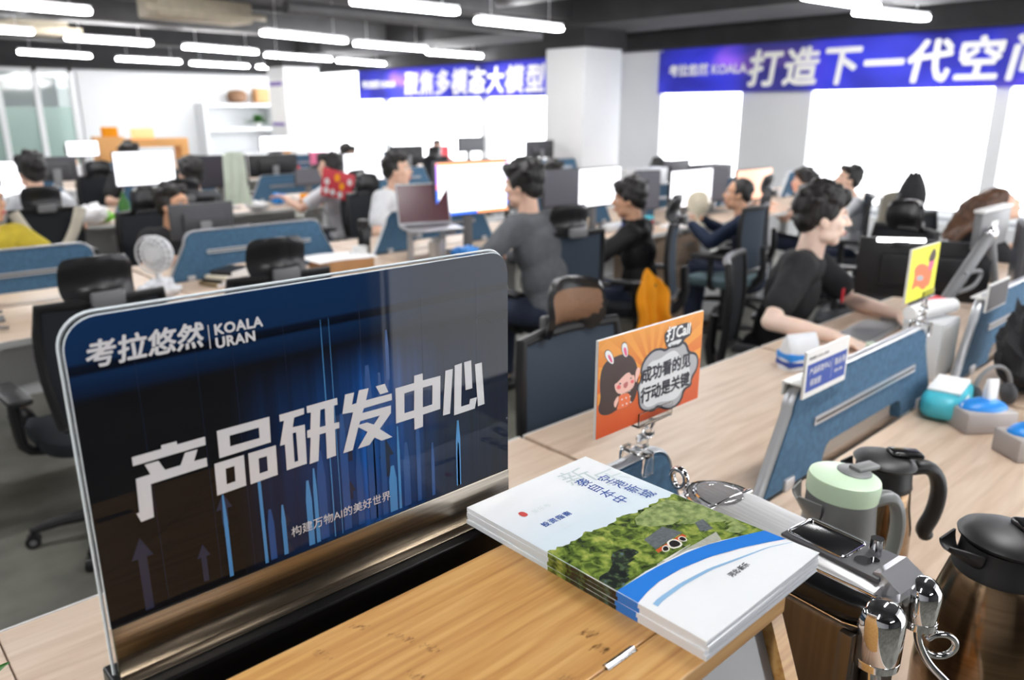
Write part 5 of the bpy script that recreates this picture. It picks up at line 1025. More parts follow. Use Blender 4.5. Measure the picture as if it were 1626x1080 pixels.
def magazine(i, x, y, z, rz, full):
    t = thing('magazine', LB[i], 'magazine', (x, y, z), rz, 'stacked magazines')
    MB().box((0.001, 0.0008, 0.0003), (BW - 0.0008, BLN - 0.0008, BT_ - 0.0006)).build('pages', 'pages', t, 0)
    cv = MB(); cv.box((0, 0, 0), (BW, BLN, 0.0003)).box((0, 0, 0.0003), (0.001, BLN, BT_ - 0.0003))
    if full: # the top cover lifts a little at its free front corner
        cv.grid(lambda u, v: (BW * u, BLN * v, BT_ + 0.0016 * (u ** 2) * max(0, 1 - v * 2.2)), 16, 24, 0.0003)
    else: cv.box((0, 0, BT_ - 0.0003), (BW, BLN, BT_))
    cv.build('cover', 'cover_white', t, 0)
    s = MB(); s.m(0).box((-0.0003, 0.13, 0), (0, 0.180, BT_)).m(2).box((-0.00032, 0.094, 0), (0, 0.15, BT_ * 0.9)).m(1).box((-0.0004, 0.070, 0), (0, 0.094, BT_))
    s.build('spine_print', ['print_trees', 'print_blue', 'print_dark'], t, 0)
    return t
for i in (3, 2, 1, 0):
    mg = magazine(i, 0.477 + (0.0, 0.0012, -0.0008, 0.0004)[i], 0.284 + (0, -0.0015, 0.001, -0.0006)[i], 1.1213 + (3 - i) * (BT_ + 0.0001), R((0.0, 0.5, -0.4, 0.25)[i]), i == 0)
def bpoly(keys): return {k: [(max(0.0006, min(BW - 0.0006, a / 1000)), max(0.0006, b / 1000)) for a, b in BOOK[k]] for k in keys}
B_ = bpoly(BOOK.keys())
q = MB(); h = BT_ + 0.0001
def lay(poly, k, dz, sm=0):
    q.m(k); me = polys_mesh([smooth_poly(poly, sm) if sm else poly]); q.mesh(me, Matrix.Translation((0, 0, h + dz)))
B_['trees'] = [(0.0006 if a < 0.012 else a, b) for a, b in B_['trees']]; B_['dark'] = [(0.0008 if a < 0.014 else a, b) for a, b in B_['dark']]
tr = B_['trees']; rag = []
for a, b in zip(tr, tr[1:] + tr[:1]):
    n = max(1, int(math.dist(a, b) / 0.004))
    for k in range(n):
        u = k / n; x, y = a[0] + (b[0] - a[0]) * u, a[1] + (b[1] - a[1]) * u
        up_ = tr.index(a) < 12
        rag.append((min(BW - 0.0006, max(0.0006, x)), y + (r_.uniform(-0.0022, 0.0022) if up_ and 0.003 < x < BW - 0.003 else 0)))
lay(rag, 0, 0.00002)
lay([(0.10, 0.150), (0.12, 0.170), (BW - 0.001, 0.166), (BW - 0.001, 0.07), (0.16, 0.075), (0.15, 0.12)], 8, 0.00004, 1)
for k, mi, dz, sm in (('dark', 1, 0.00006, 1), ('plaza', 2, 0.00006, 0), ('roof2', 3, 0.0001, 0), ('steps', 6, 0.00008, 0), ('wall', 4, 0.0001, 0), ('roof', 3, 0.00012, 0)): lay(B_[k], mi, dz, sm)
for k in ('arch1', 'arch2', 'arch3'):
    p = B_[k]; cx, cy = sum(a for a, b in p) / len(p), sum(b for a, b in p) / len(p)
    lay([(cx + (a - cx) * 1.35, cy + (b - cy) * 1.35) for a, b in p], 6, 0.00014, 1); lay(p, 5, 0.00016, 1)
# the blue sweep and its pale echo
def sweep(x0, yl, ym, yr, w0, w1): return [(u * BW, yl + (ym - yl) * 2 * u * (1 - u) * 1.0 + (yr - yl) * u * u + (yl - yl)) for u in [k / 14 for k in range(15)]]
def curve(pts): 
    out = []
    for k in range(25):
        x = 0.0006 + (BW - 0.0012) * k / 24
        for (xa, ya), (xb, yb) in zip(pts, pts[1:]):
            if xa <= x <= xb: s = (x - xa) / (xb - xa); out.append((x, ya + (yb - ya) * s)); break
    return out
e1 = curve([(0, 0.0940), (0.0284, 0.0940), (0.0588, 0.0930), (0.0993, 0.0885), (0.125, 0.083), (0.142, 0.0770), (0.17, 0.0665), (0.192, 0.0575)])
e2 = curve([(0, 0.0700), (0.02, 0.0748), (0.0403, 0.0772), (0.0719, 0.0758), (0.1094, 0.0685), (0.1462, 0.0560), (0.1773, 0.0420), (0.192, 0.0340)])
q.m(7); me = polys_mesh([e1 + e2[::-1]]); q.mesh(me, Matrix.Translation((0, 0, h + 0.0002)))
me = polys_mesh([[(x, y - 0.0005) for x, y in e2] + [(x, y - 0.0012) for x, y in e2][::-1]])
e3 = [p for p in curve([(0, 0.0590), (0.0186, 0.0625), (0.0513, 0.0628), (0.0911, 0.0585), (0.1268, 0.0492), (0.1641, 0.0398), (0.192, 0.0270)]) if p[0] > 0.004]
q.m(9); me = polys_mesh([[(x, y) for x, y in e3] + [(x, y - 0.0055 * (1 - k / 26)) for k, (x, y) in enumerate(e3)][::-1]]); q.mesh(me, Matrix.Translation((0, 0, h + 0.0002)))
for v in q.bm.verts:
    u, w_ = v.co.x / BW, v.co.y / BLN; v.co.z += 0.0016 * u * u * max(0, 1 - w_ * 2.2)
q.build('cover_print', ['print_trees', 'print_dark', 'print_plaza', 'print_roof', 'print_wall', 'print_arch', 'print_light', 'print_blue', 'print_far', 'print_pale'], mg, 0)
q = MB()
def bt(s, size, x, y, k, ang=0, bold=0.0, sp=1.0, shear=0.0):
    q.m(k); me = text_mesh(s, size, bold=bold, spacing=sp, shear=shear); q.mesh(me, Matrix.Translation((x, y, h + 0.0003 + (0.0016 * (x / BW) ** 2 * max(0, 1 - y / BLN * 2.2)))) @ Matrix.Rotation(R(ang), 4, 'Z'))
for i, c in enumerate('空港新城'): bt(c, 0.0185, 0.152 + 0.002 * i, 0.238 - 0.0185 * i, 0, 0, 0.0001)
for i, c in enumerate('袭自本中'): bt(c, 0.0185, 0.126, 0.250 - 0.0185 * i, 0, 0, 0.0001)
bt('投资指南', 0.0095, 0.032, 0.216, 0, 0, 0.0002, 1.25); bt('新乐市', 0.0085, 0.044, 0.243, 1, 0, 0, 1.1); bt('2023', 0.005, 0.044, 0.205, 1); bt('Invest', 0.005, 0.044, 0.199, 1)
q.build('title_lettering', ['ink_blue', 'ink_grey', 'ink_dark', 'ink_red'], mg, 0); q = MB()
bt('河北·新乐', 0.0072, 0.094, 0.0355, 2, 0, 0.0002)
q.build('place_lettering', ['ink_blue', 'ink_grey', 'ink_dark', 'ink_red'], mg, 0); q = MB()
bt('新', 0.042, 0.118, 0.258, 1, -8); bt('乐', 0.040, 0.148, 0.232, 1, -8)
q.build('faded_lettering', ['ink_blue', 'ink_grey', 'ink_dark', 'ink_red'], mg, 0); q = MB()
q.m(3); me = polys_mesh([smooth_poly([(0.030, 0.245), (0.038, 0.245), (0.038, 0.256), (0.030, 0.256)], 2)]); q.mesh(me, Matrix.Translation((0, 0, h + 0.0003)))
q.build('seal_print', ['ink_blue', 'ink_grey', 'ink_dark', 'ink_red'], mg, 0)

# ---------------------------------------------------------------- cards on clear clips
def clip(t, x0, ztop, zbot, y=0.0, yc=0.0, name='clip_stem'):
    """clear plastic clip: jaw under the card, ball-jointed stem, spring clamp on the divider"""
    MB().box((x0 - 0.045, y - 0.008, ztop - 0.004), (x0 + 0.045, y - 0.005, ztop + 0.017), 0.001).box((x0 - 0.045, y + 0.005, ztop - 0.004), (x0 + 0.045, y + 0.008, ztop + 0.017), 0.001).box((x0 - 0.045, y - 0.008, ztop - 0.008), (x0 + 0.045, y + 0.008, ztop - 0.004), 0.001).build('card_holder', 'acrylic', t, 0)
    s = MB(); n = 4; L = ztop - 0.008 - zbot
    s.cyl((x0, y, ztop - 0.008), (x0, y + (yc - y) * 0.35, ztop - 0.008 - L * 0.35), 0.006, n=10)
    for k in range(n): s.ell((x0 + 0.004 * (-1) ** k, y + (yc - y) * (0.35 + 0.18 * k), ztop - 0.008 - L * (0.35 + 0.18 * k)), 0.011, u=12, v=8)
    s.build(name, 'acrylic', t)
    MB().prism([(-0.012, 0.0), (0.012, 0.0), (0.012, 0.02), (-0.012, 0.02)], -0.024, 0.024).xf(Matrix.Translation((x0, y, zbot))).build('clamp_top', 'acrylic', t, 0) if False else None
    y = yc
    MB().box((x0 - 0.013, y - 0.028, zbot - 0.03), (x0 + 0.013, y - 0.0215, zbot + 0.004), 0.002).box((x0 - 0.013, y + 0.0215, zbot - 0.03), (x0 + 0.013, y + 0.028, zbot + 0.004), 0.002).box((x0 - 0.013, y - 0.028, zbot + 0.004), (x0 + 0.013, y + 0.028, zbot + 0.012), 0.003).build('clamp', 'acrylic', t)
t = thing('slogan_card', 'orange slogan card with cartoon girl and speech cloud on a clear clip', 'card', (0.840, 0.7195, 1.067))
M['card_orange'] = ramp_mat('card_orange', [(0.0, (212, 82, 30)), (0.45, (224, 106, 36)), (1.0, (236, 156, 48))], rough=0.35)
nt = M['card_orange'].node_tree; tc = [n for n in nt.nodes if n.type == 'TEX_COORD'][0]; sp_ = nt.nodes.new('ShaderNodeSeparateXYZ'); nt.links.new(tc.outputs['Object'], sp_.inputs[0])
mr = nt.nodes.new('ShaderNodeMapRange'); mr.inputs['From Max'].default_value = 0.16; nt.links.new(sp_.outputs['Z'], mr.inputs['Value']); nt.links.new(mr.outputs[0], [n for n in nt.nodes if n.type == 'VALTORGB'][0].inputs[0])
CW, CH_ = 0.272, 0.159
MB().m(0).box((0, 0.0002, 0), (CW, 0.005, CH_), 0.0008).build('board', 'edge_white', t, 0)
MB().box((0.0008, -0.0002, 0.0008), (CW - 0.0008, 0.0001, CH_ - 0.0008)).build('printed_face', 'card_orange', t, 0)
q = MB(); CMS = ['card_hair', 'card_skin', 'card_white', 'card_pink', 'card_dress', 'ink_dark', 'card_cloud', 'card_pale', 'card_ray', 'card_blush', 'lip']
M['card_hair'] = mat('card_hair', (62, 38, 34), 0.35); M['card_skin'] = mat('card_skin', (246, 196, 182), 0.35); M['card_white'] = mat('card_white', (244, 244, 244), 0.35); M['card_pink'] = mat('card_pink', (230, 96, 140), 0.35); M['card_dress'] = mat('card_dress', (238, 120, 72), 0.35); M['card_cloud'] = mat('card_cloud', (176, 176, 180), 0.35); M['card_pale'] = mat('card_pale', (222, 224, 226), 0.35); M['card_ray'] = mat('card_ray', (240, 158, 56), 0.35); M['card_blush'] = mat('card_blush', (238, 110, 112), 0.35)
def cp(pts, k, y, sm=2):
    me = polys_mesh([smooth_poly(pts, sm) if sm else pts]); q.m(k).mesh(me, up(me, y))
cc = (0.135, 0.075)
for k in range(20):
    a0, a1 = 2 * PI * k / 20, 2 * PI * (k + 0.45) / 20; pts = [cc]
    for a in (a0, a1):
        dx, dy = math.cos(a), math.sin(a); s_ = min((CW - 0.002 - cc[0]) / dx if dx > 0 else (0.002 - cc[0]) / dx if dx < 0 else 9, (CH_ - 0.002 - cc[1]) / dy if dy > 0 else (0.002 - cc[1]) / dy if dy < 0 else 9); pts.append((cc[0] + dx * s_, cc[1] + dy * s_))
    if math.sin(a0) > -0.2: cp(pts, 8, -0.0003, 0)
CP = {k: [(a / 1000 , b / 1000) for a, b in v] for k, v in CARD.items()}
def grow(p, s): 
    cx, cy = sum(a for a, b in p) / len(p), sum(b for a, b in p) / len(p); return [(cx + (a - cx) * s, cy + (b - cy) * s) for a, b in p]
for nme, k, y in (('hair', 0, 4), ('cloudo', 5, 6), ('cloud', 6, 7), ('cloudi', 7, 8), ('labo', 5, 8.5), ('lab', 7, 9), ('arm', 1, 5), ('body', 4, 6), ('hand', 1, 9), ('face', 1, 7), ('fringe', 0, 8), ('eye1', 5, 9), ('eye2', 5, 9), ('blush1', 9, 9), ('blush2', 9, 9), ('mouth', 10, 9)):
    if nme in ('hair', 'face', 'body', 'ear1', 'ear2'): cp(grow(CP[nme], 1.03), 5, -0.0001 * y + 0.00005)
    cp(CP[nme], k, -0.0001 * y)
for e, i_ in (('ear1', 'ear1i'), ('ear2', 'ear2i')): cp(grow(CP[e], 1.12), 5, -0.00045); cp(CP[e], 2, -0.0005); cp(CP[i_], 3, -0.0006)
for k in range(9): cp([(0.058 + 0.010 * (k % 3) + 0.002 * (k // 3) + 0.002 * math.cos(a), 0.062 - 0.010 * (k // 3) + 0.002 * math.sin(a)) for a in (0, 1.57, 3.14, 4.71)], 2, -0.0007)
q.build('cartoon_print', CMS, t, 0)
q = MB(); me = text_mesh('成功看的见', 0.028, bold=0.0009, spacing=0.97, extrude=0.00005); w = max(v.co.x for v in me.vertices); q.mesh(me, up(me, -0.0011, 0.134 / w, 0.106, 0.0690))
me = text_mesh('行动是关键', 0.028, bold=0.0009, spacing=0.97, extrude=0.00005); q.mesh(me, up(me, -0.0011, 0.134 / w, 0.106, 0.0350))
me = text_mesh('love', 0.010, bold=0.0003, extrude=0.00005); q.mesh(me, up(me, -0.0011, 1, 0.181, 0.1105)); q.build('slogan_lettering', 'ink_dark', t, 0)
q = MB(); me = text_mesh('打Call', 0.026, bold=0.0008, extrude=0.00005, shear=0.1); w = max(v.co.x for v in me.vertices); q.mesh(me, up(me, -0.0011, 0.068 / w, 0.166, 0.1265)); q.build('headline_lettering', 'card_white', t, 0)
clip(t, 0.145, 0.000, 0.9873 - 1.067, 0.0025, 0.0305)
t = thing('slogan_card', 'yellow card with a caped cartoon figure, before the black monitor', 'card', (2.075, 0.745, 1.072))
MB().box((0, 0.0002, 0), (0.21, 0.006, 0.15), 0.001).build('board', 'edge_white', t, 0); MB().box((0.001, -0.0004, 0.001), (0.209, 0.0001, 0.149)).build('printed_face', 'yellow', t, 0)
q = MB()
def yp_(pts, k, y, sm=2): me = polys_mesh([smooth_poly(pts, sm) if sm else pts]); q.m(k).mesh(me, up(me, y))
yp_([(0.03, 0.03), (0.07, 0.045), (0.12, 0.02), (0.15, 0.03), (0.16, 0.075), (0.12, 0.095), (0.07, 0.105), (0.03, 0.095), (0.045, 0.07)], 0, -0.0006); yp_([(0.06, 0.058), (0.11, 0.05), (0.11, 0.066), (0.06, 0.072)], 3, -0.0007)
yp_([(0.135, 0.03), (0.17, 0.03), (0.172, 0.09), (0.14, 0.09)], 0, -0.0007); yp_([(0.135, 0.075), (0.175, 0.075), (0.18, 0.115), (0.14, 0.118)], 1, -0.0008); yp_([(0.13, 0.10), (0.18, 0.10), (0.185, 0.12), (0.165, 0.14), (0.14, 0.125)], 2, -0.0009)
q.build('cartoon_print', ['card_dress', 'card_pink', 'card_hair', 'card_cloud'], t, 0); t.scale = (0.92, 1, 0.95)
clip(t, 0.165, 0.0, (0.9873 - 1.072) / 0.95, 0.003, 0.005)
t = thing('name_plate', 'white name plate with blue printed field hung on the divider behind the kettles', 'name plate', (1.515, 0.722, 0.958))
PWD, PH = 0.200, 0.106
MB().box((0, 0.0, 0), (PWD, 0.006, PH), 0.001).box((0, 0.006, 0.028), (PWD, 0.0500, 0.0315)).box((0, 0.0455, 0.0), (PWD, 0.0500, 0.028)).build('plate', 'edge_white', t, 0)
MB().box((0.008, -0.0004, 0.014), (PWD - 0.008, 0.0002, 0.076)).build('blue_field', 'blue', t, 0)
q = MB()
for s_, sz, x, z_ in (('产品研发中心', 0.017, 0.018, 0.052), ('研发部', 0.017, 0.026, 0.026), ('陈永亮', 0.018, 0.135, 0.050), ('1024-1096', 0.010, 0.136, 0.032)):
    me = text_mesh(s_, sz, bold=0.0003, extrude=0.00005, spacing=0.95); q.mesh(me, up(me, -0.0006, 1, x, z_))
q.box((0.122, -0.0006, 0.022), (0.1228, -0.0004, 0.07)); q.build('white_lettering', 'sign_white', t, 0)
me = text_mesh('考拉悠然 | KOALA URAN', 0.010, bold=0.0002, extrude=0.00005); MB().mesh(me, up(me, -0.0002, 0.8, 0.012, 0.086)).build('header_lettering', 'ink_dark', t, 0)
t = thing('name_plate', 'dark-faced name plate with white edge on the divider at the right border', 'name plate', (2.69, 0.724, 0.945))
MB().box((0, 0.0, 0), (0.2, 0.006, 0.09), 0.001).box((0, 0.006, 0.041), (0.2, 0.0495, 0.0445)).build('plate', 'edge_white', t, 0); MB().box((0.004, -0.0004, 0.004), (0.196, 0.0002, 0.084)).build('dark_field', 'dark_grey', t, 0)

# ---------------------------------------------------------------- kettles
def handle(mb, c, az, pts, r, flat=1.0):
    d = Vector((math.cos(az), math.sin(az), 0)); mb.tube([Vector(c) + d * a + Vector((0, 0, z_)) for a, z_ in pts], r, 12, flat, smooth=2, up=(-d.y, d.x, 0)); return mb
RGT = R(-42.8); LFT = R(137.2)
def spout(mb, r_in, z0, z1, r_out, az, wd=0.030):
    """open beak: a V-section trough swept outward from the collar"""
    d = Vector((math.cos(az), math.sin(az), 0)); s_ = Vector((-d.y, d.x, 0)); 
    def f(u, v):
        a = (v - 0.5) * PI; w_ = wd * (1 - 0.72 * u); k = r_in * 0.9 + (r_out - r_in * 0.9) * u
        dep = (z1 - z0) * (1 - u) * 1.0 + 0.006
        return d * (k - 0.0 * abs(math.sin(a))) + s_ * w_ * math.sin(a) + Vector((0, 0, z1 - dep * math.cos(a) ** 0.8))
    return mb.grid(f, 8, 14, 0.003)
t = thing('vacuum_jug', 'pale green and grey vacuum jug with mint lid, left of the kettles', 'jug', (1.135, 0.460, DZ)); t.scale = (0.94, 0.94, 0.985)
MB().lathe([(0.060, 0), (0.066, 0.006), (0.070, 0.05), (0.068, 0.11), (0.061, 0.165), (0.056, 0.185)]).build('lower_body', 'mint_clear', t)
q = MB().lathe([(0.0612, 0.162), (0.0595, 0.18), (0.0565, 0.215), (0.0555, 0.237), (0.052, 0.237), (0.052, 0.20)], cap=False); spout(q, 0.056, 0.196, 0.237, 0.076, LFT, 0.046); q.build('grey_collar', 'jug_grey', t)
handle(MB(), (0, 0, 0), RGT, [(0.052, 0.222), (0.088, 0.232), (0.104, 0.19), (0.100, 0.12), (0.070, 0.075)], 0.011, 1.5).build('handle', 'jug_grey', t)
T = Matrix.Translation((0, 0, 0.236)) @ Matrix.Rotation(R(-4), 4, Vector((math.sin(RGT), -math.cos(RGT), 0)))
l_ = MB().lathe([(0.050, -0.006), (0.0575, 0.0), (0.0585, 0.022), (0.0565, 0.030), (0.045, 0.0335), (0.0, 0.0345)]).xf(T).build('lid', 'mint', t)
d = Vector((math.cos(RGT + 0.5), math.sin(RGT + 0.5), 0))
MB().lathe([(0.028, 0.0), (0.028, 0.003), (0.026, 0.004), (0.0, 0.0042)], n=28).xf(T @ Matrix.Translation(d * 0.022 + Vector((0, 0, 0.0325)))).box((-0.002, -0.012, 0), (0.052, 0.012, 0.008), 0.003, mx=T @ Matrix.Translation(d * 0.022 + Vector((0, 0, 0.034))) @ Matrix.Rotation(RGT + 0.5, 4, 'Z')).build('lid_lever', 'jug_grey', l_)
def thermos(label, x, y, H, rb, rl, laz, big=False):
    t = thing('vacuum_kettle', label, 'kettle', (x, y, DZ)); k = H
    low = [(rb * 0.96, 0), (rb, 0.008), (rb * 1.02, k * 0.25)]
    if big: MB().lathe(low + [(rb * 1.0, k * 0.42), (rb * 0.93, k * 0.56), (rb * 0.82, k * 0.67), (rl * 1.16, k * 0.765), (rl * 1.08, k * 0.79)], n=56).build('metal_body', 'bronze', t); zc = 0.78
    else: MB().lathe(low + [(rb * 0.99, k * 0.45), (rb * 0.88, k * 0.60), (rl * 1.02, k * 0.735), (rl * 0.97, k * 0.75)], n=56).build('metal_body', 'bronze', t); zc = 0.735
    q = MB().lathe([(rl * (1.12 if big else 1.02), k * zc), (rl * (1.12 if big else 1.06), k * (zc + 0.015)), (rl * 1.02, k * (zc + 0.05)), (rl * 0.98, k * 0.90), (rl * 0.93, k * 0.90), (rl * 0.9, k * 0.82)], n=48, cap=False); spout(q, rl, k * 0.835, k * 0.90, rl * 1.52, LFT, rl * 0.66); q.build('black_collar', 'matt_black', t)
    handle(MB(), (0, 0, 0), RGT, [(rl * 0.9, k * 0.86), (rl * 1.75, k * 0.88), (rl * 2.25, k * 0.74), (rl * 2.2, k * 0.52), (rl * 1.85, k * 0.38), (rl * 2.0, k * 0.34)], 0.0125, 1.35).build('handle', 'matt_black', t)
    T = Matrix.Translation((0, 0, k * 0.90)) @ Matrix.Rotation(R(-5), 4, Vector((math.sin(RGT), -math.cos(RGT), 0)))
    l_ = MB().lathe([(rl * 0.9, -0.004), (rl * 1.10, 0.002), (rl * 1.13, k * 0.018), (rl * 1.05, k * 0.036), (rl * 0.75, k * 0.060), (rl * 0.35, k * 0.070), (0.0, k * 0.072)], n=44).xf(T).build('lid', 'matt_black', t)
    d = Vector((math.cos(laz), math.sin(laz), 0))
    MB().box((-0.012, -0.016, 0), (rl * 0.95, 0.016, 0.011), 0.005, 3, mx=T @ Matrix.Translation(d * rl * 0.35 + Vector((0, 0, k * 0.062))) @ Matrix.Rotation(laz, 4, 'Z')).build('thumb_lever', 'black_gloss', l_)
    return t
thermos('bronze vacuum kettle with black lid, farther one, behind the mint jug', 1.312, 0.466, 0.250, 0.057, 0.046, RGT)
thermos('large bronze vacuum kettle with black lid, nearest, at the lower right corner', 1.052, 0.214, 0.318, 0.082, 0.051, RGT, True)

# ---------------------------------------------------------------- coffee machine
cmx = thing('coffee_machine', 'chrome and steel drinks machine with small display, right of the magazines', 'coffee machine', (0.865, 0.415, DZ), R(-6)); cmx.scale = (1, 1, 0.945)
def CM(mb): return mb.xf(Matrix.Translation((-0.855, -0.42, -DZ)))
CM(MB().box((0.797, 0.288, 0.748), (0.925, 0.575, 1.003), 0.012, 4)).build('steel_body', 'steel_body', cmx)
CM(MB().box((0.79, 0.275, 0.741), (0.935, 0.58, 0.7505), 0.003)).build('foot_plate', 'black_plastic', cmx)
q = MB(); rings = []
for y, wx, zt in ((0.585, 0.020, 1.035), (0.575, 0.036, 1.046), (0.55, 0.044, 1.052), (0.50, 0.047, 1.054), (0.40, 0.048, 1.052), (0.30, 0.048, 1.049), (0.283, 0.044, 1.046)):
    cx = 0.862; n = 20; rings.append([(cx + wx * (abs(math.cos(2 * PI * j / n)) ** 0.35) * (1 if math.cos(2 * PI * j / n) >= 0 else -1), y, 1.004 + (zt - 1.004) * (0.5 + 0.5 * (abs(math.sin(2 * PI * j / n)) ** 0.5) * (1 if math.sin(2 * PI * j / n) >= 0 else -1))) for j in range(n)])
CM(MB().loft(rings)).build('steel_top', 'steel', cmx)
# chrome-rimmed cover over the far end
q = MB()
for zr, k in ((1.047, 1.0), (1.053, 0.80)): q.tube([(0.862 + 0.047 * k * math.cos(a), 0.518 + 0.062 * k * math.sin(a), zr) for a in [PI * j / 16 for j in range(17)]], 0.0035, 8)
q.tube([(0.815, 0.514, 1.0505), (0.909, 0.514, 1.0505)], 0.003, 8); CM(q).build('chrome_rim', 'chrome', cmx)
CM(MB().ell((0.862, 0.535, 1.046), (0.040, 0.042, 0.016))).build('clear_cover', 'acrylic', cmx)
CM(MB().tube([(0.846 + 0.0, 0.592 + 0.013 * math.cos(a), 1.058 + 0.015 * math.sin(a)) for a in [2 * PI * j / 20 for j in range(21)]], 0.005, 10)).build('chrome_ring', 'chrome', cmx)
# glossy black side rail with a bullet nose
q = MB(); q.tube([(0.812, 0.56, 1.020), (0.812, 0.36, 1.020), (0.812, 0.300, 1.022), (0.814, 0.270, 1.028), (0.818, 0.252, 1.034)], [0.020, 0.021, 0.020, 0.014, 0.004], 16, 1.0, smooth=1); CM(q).build('black_rail', 'black_gloss', cmx)
CM(MB().tube([(0.816, 0.56, 1.0425), (0.816, 0.36, 1.0425), (0.818, 0.30, 1.0435), (0.820, 0.262, 1.0425)], 0.0016, 8).tube([(0.7955, 0.56, 1.006), (0.7955, 0.30, 1.006), (0.80, 0.272, 1.010)], 0.0014, 8)).build('chrome_trim', 'chrome', cmx)
pn = CM(MB().box((0.836, 0.286, 1.0485), (0.905, 0.415, 1.0555), 0.002)).build('control_panel', 'dark_grey', cmx)
CM(MB().box((0.846, 0.336, 1.0556), (0.894, 0.408, 1.0563), 0.0002)).build('display', 'black_gloss', pn)
def rim(x0, y0, x1, y1, r, z_, w_): return MB().tube([(x, y, z_) for x, y in rrect(x0, y0, x1, y1, r, 5) + [rrect(x0, y0, x1, y1, r, 5)[0]]], w_, 8)
CM(rim(0.844, 0.334, 0.896, 0.411, 0.007, 1.0563, 0.0018)).build('display_frame', 'chrome', pn)
CM(MB().cyl((0.888, 0.318, 1.0556), (0.888, 0.318, 1.076), 0.0085, 0.0078, 24)).build('knob', 'chrome', pn)
CM(MB().cyl((0.858, 0.317, 1.0556), (0.858, 0.317, 1.0572), 0.010, n=20).cyl((0.869, 0.309, 1.0556), (0.869, 0.309, 1.0574), 0.006, n=16)).build('button', 'chrome', pn)
q = MB(); q.prism([(0.262, 1.034), (0.296, 1.026), (0.296, 1.058), (0.287, 1.061), (0.262, 1.046)], 0.842, 0.900); q.xf(Matrix(((0, 1, 0, 0), (1, 0, 0, 0), (0, 0, 1, 0), (0, 0, 0, 1)))); bmesh.ops.recalc_face_normals(q.bm, faces=q.bm.faces[:]); CM(q).build('chrome_nose', 'satin_steel', cmx, 0)
for (x, y, zt, r_c, zb) in ((0.817, 0.267, 1.036, 0.0255, 0.958), (0.889, 0.258, 1.042, 0.0210, 0.984)):
    c = CM(MB().lathe([(r_c * 0.6, zb), (r_c * 0.98, zb + 0.003), (r_c, zb + 0.012), (r_c, zb + 0.013), (r_c * 0.985, zb + 0.0135), (r_c, zb + 0.014), (r_c, zt - 0.012), (r_c * 0.92, zt - 0.004), (r_c * 0.66, zt + 0.004), (r_c * 0.3, zt + 0.009), (0, zt + 0.010)], (x, y, 0), 36)).build('tap_head', 'chrome', cmx)
    CM(MB().cyl((x, y, zt - 0.016), (x + 0.012, y + 0.045, zt - 0.010), r_c * 0.72, n=18)).build('tap_arm', 'black_gloss', c)
CM(MB().box((0.826, 0.270, 0.80), (0.838, 0.2875, 0.995), 0.004).box((0.786, 0.281, 0.76), (0.80, 0.30, 1.0), 0.005)).build('corner_trim', 'steel_body', cmx)
CM(MB().tube([(0.892, 0.258, 0.987), (0.891, 0.257, 0.964), (0.898, 0.244, 0.934), (0.911, 0.224, 0.912), (0.924, 0.202, 0.885), (0.931, 0.190, 0.84)], 0.0048, 12, smooth=3)).build('steam_pipe', 'chrome', cmx)
CM(MB().tube([(0.909 + 0.0135 * math.cos(a), 0.238 - 0.0118 * math.cos(a), 0.958 + 0.016 * math.sin(a)) for a in [R(-150 + 12 * j) for j in range(26)]], 0.0042, 10)).build('pipe_loop', 'chrome', cmx)
for s_ in (-0.007, 0.006): CM(MB().tube([(0.815 + s_, 0.268, 0.963), (0.815 + s_, 0.264, 0.935), (0.815 + s_ * 2.2, 0.256, 0.905), (0.815 + s_ * 2.5, 0.251, 0.855)], 0.0045, 10, smooth=2)).build('spout_pipe', 'chrome', cmx)
CM(MB().box((0.79, 0.20, 0.741), (0.93, 0.285, 0.76), 0.004)).build('drip_tray', 'steel', cmx)

# ---------------------------------------------------------------- things on the right-hand desks
M['holder_grey'] = mat('holder_grey', (176, 170, 168), 0.45)
def tissue(mb, h, seed):
    def f(u, v):
        a = 2 * PI * u; r = 0.028 * (0.5 + 0.7 * v) * (1 + 0.25 * math.sin(a * 3 + seed)); return (r * math.cos(a) * (1.2 - 0.7 * v), 0.6 * r * math.sin(a) * (1.1 - v), h * v)
    return mb.grid(f, 26, 8, 0.001)
t = thing('wet_wipes', 'turquoise and white pack of wet wipes behind the kettles, right of the divider', 'wipes', (2.28, 0.670, DZ), R(8))
q = MB(); rings = []
for x, k in ((-0.115, 0.25), (-0.105, 0.7), (-0.08, 0.95), (0, 1), (0.08, 0.95), (0.105, 0.7), (0.115, 0.25)): rings.append([(x, 0.055 * k * (abs(math.cos(a)) ** 0.6) * (1 if math.cos(a) > 0 else -1), 0.04 + 0.04 * k * (abs(math.sin(a)) ** 0.6) * (1 if math.sin(a) > 0 else -1)) for a in [2 * PI * j / 24 for j in range(24)]])
MB().loft(rings).build('pack', 'cyan', t); MB().box((-0.075, -0.042, 0.077), (0.075, 0.042, 0.086), 0.004).build('flip_lid', 'paper', t); MB().box((-0.114, -0.052, 0.045), (-0.02, -0.0545, 0.07), 0.001).build('printed_label', 'paper', t)
MB().box((0.098, -0.04, 0.02), (0.112, 0.04, 0.06), 0.004).build('printed_end', 'violet', t)
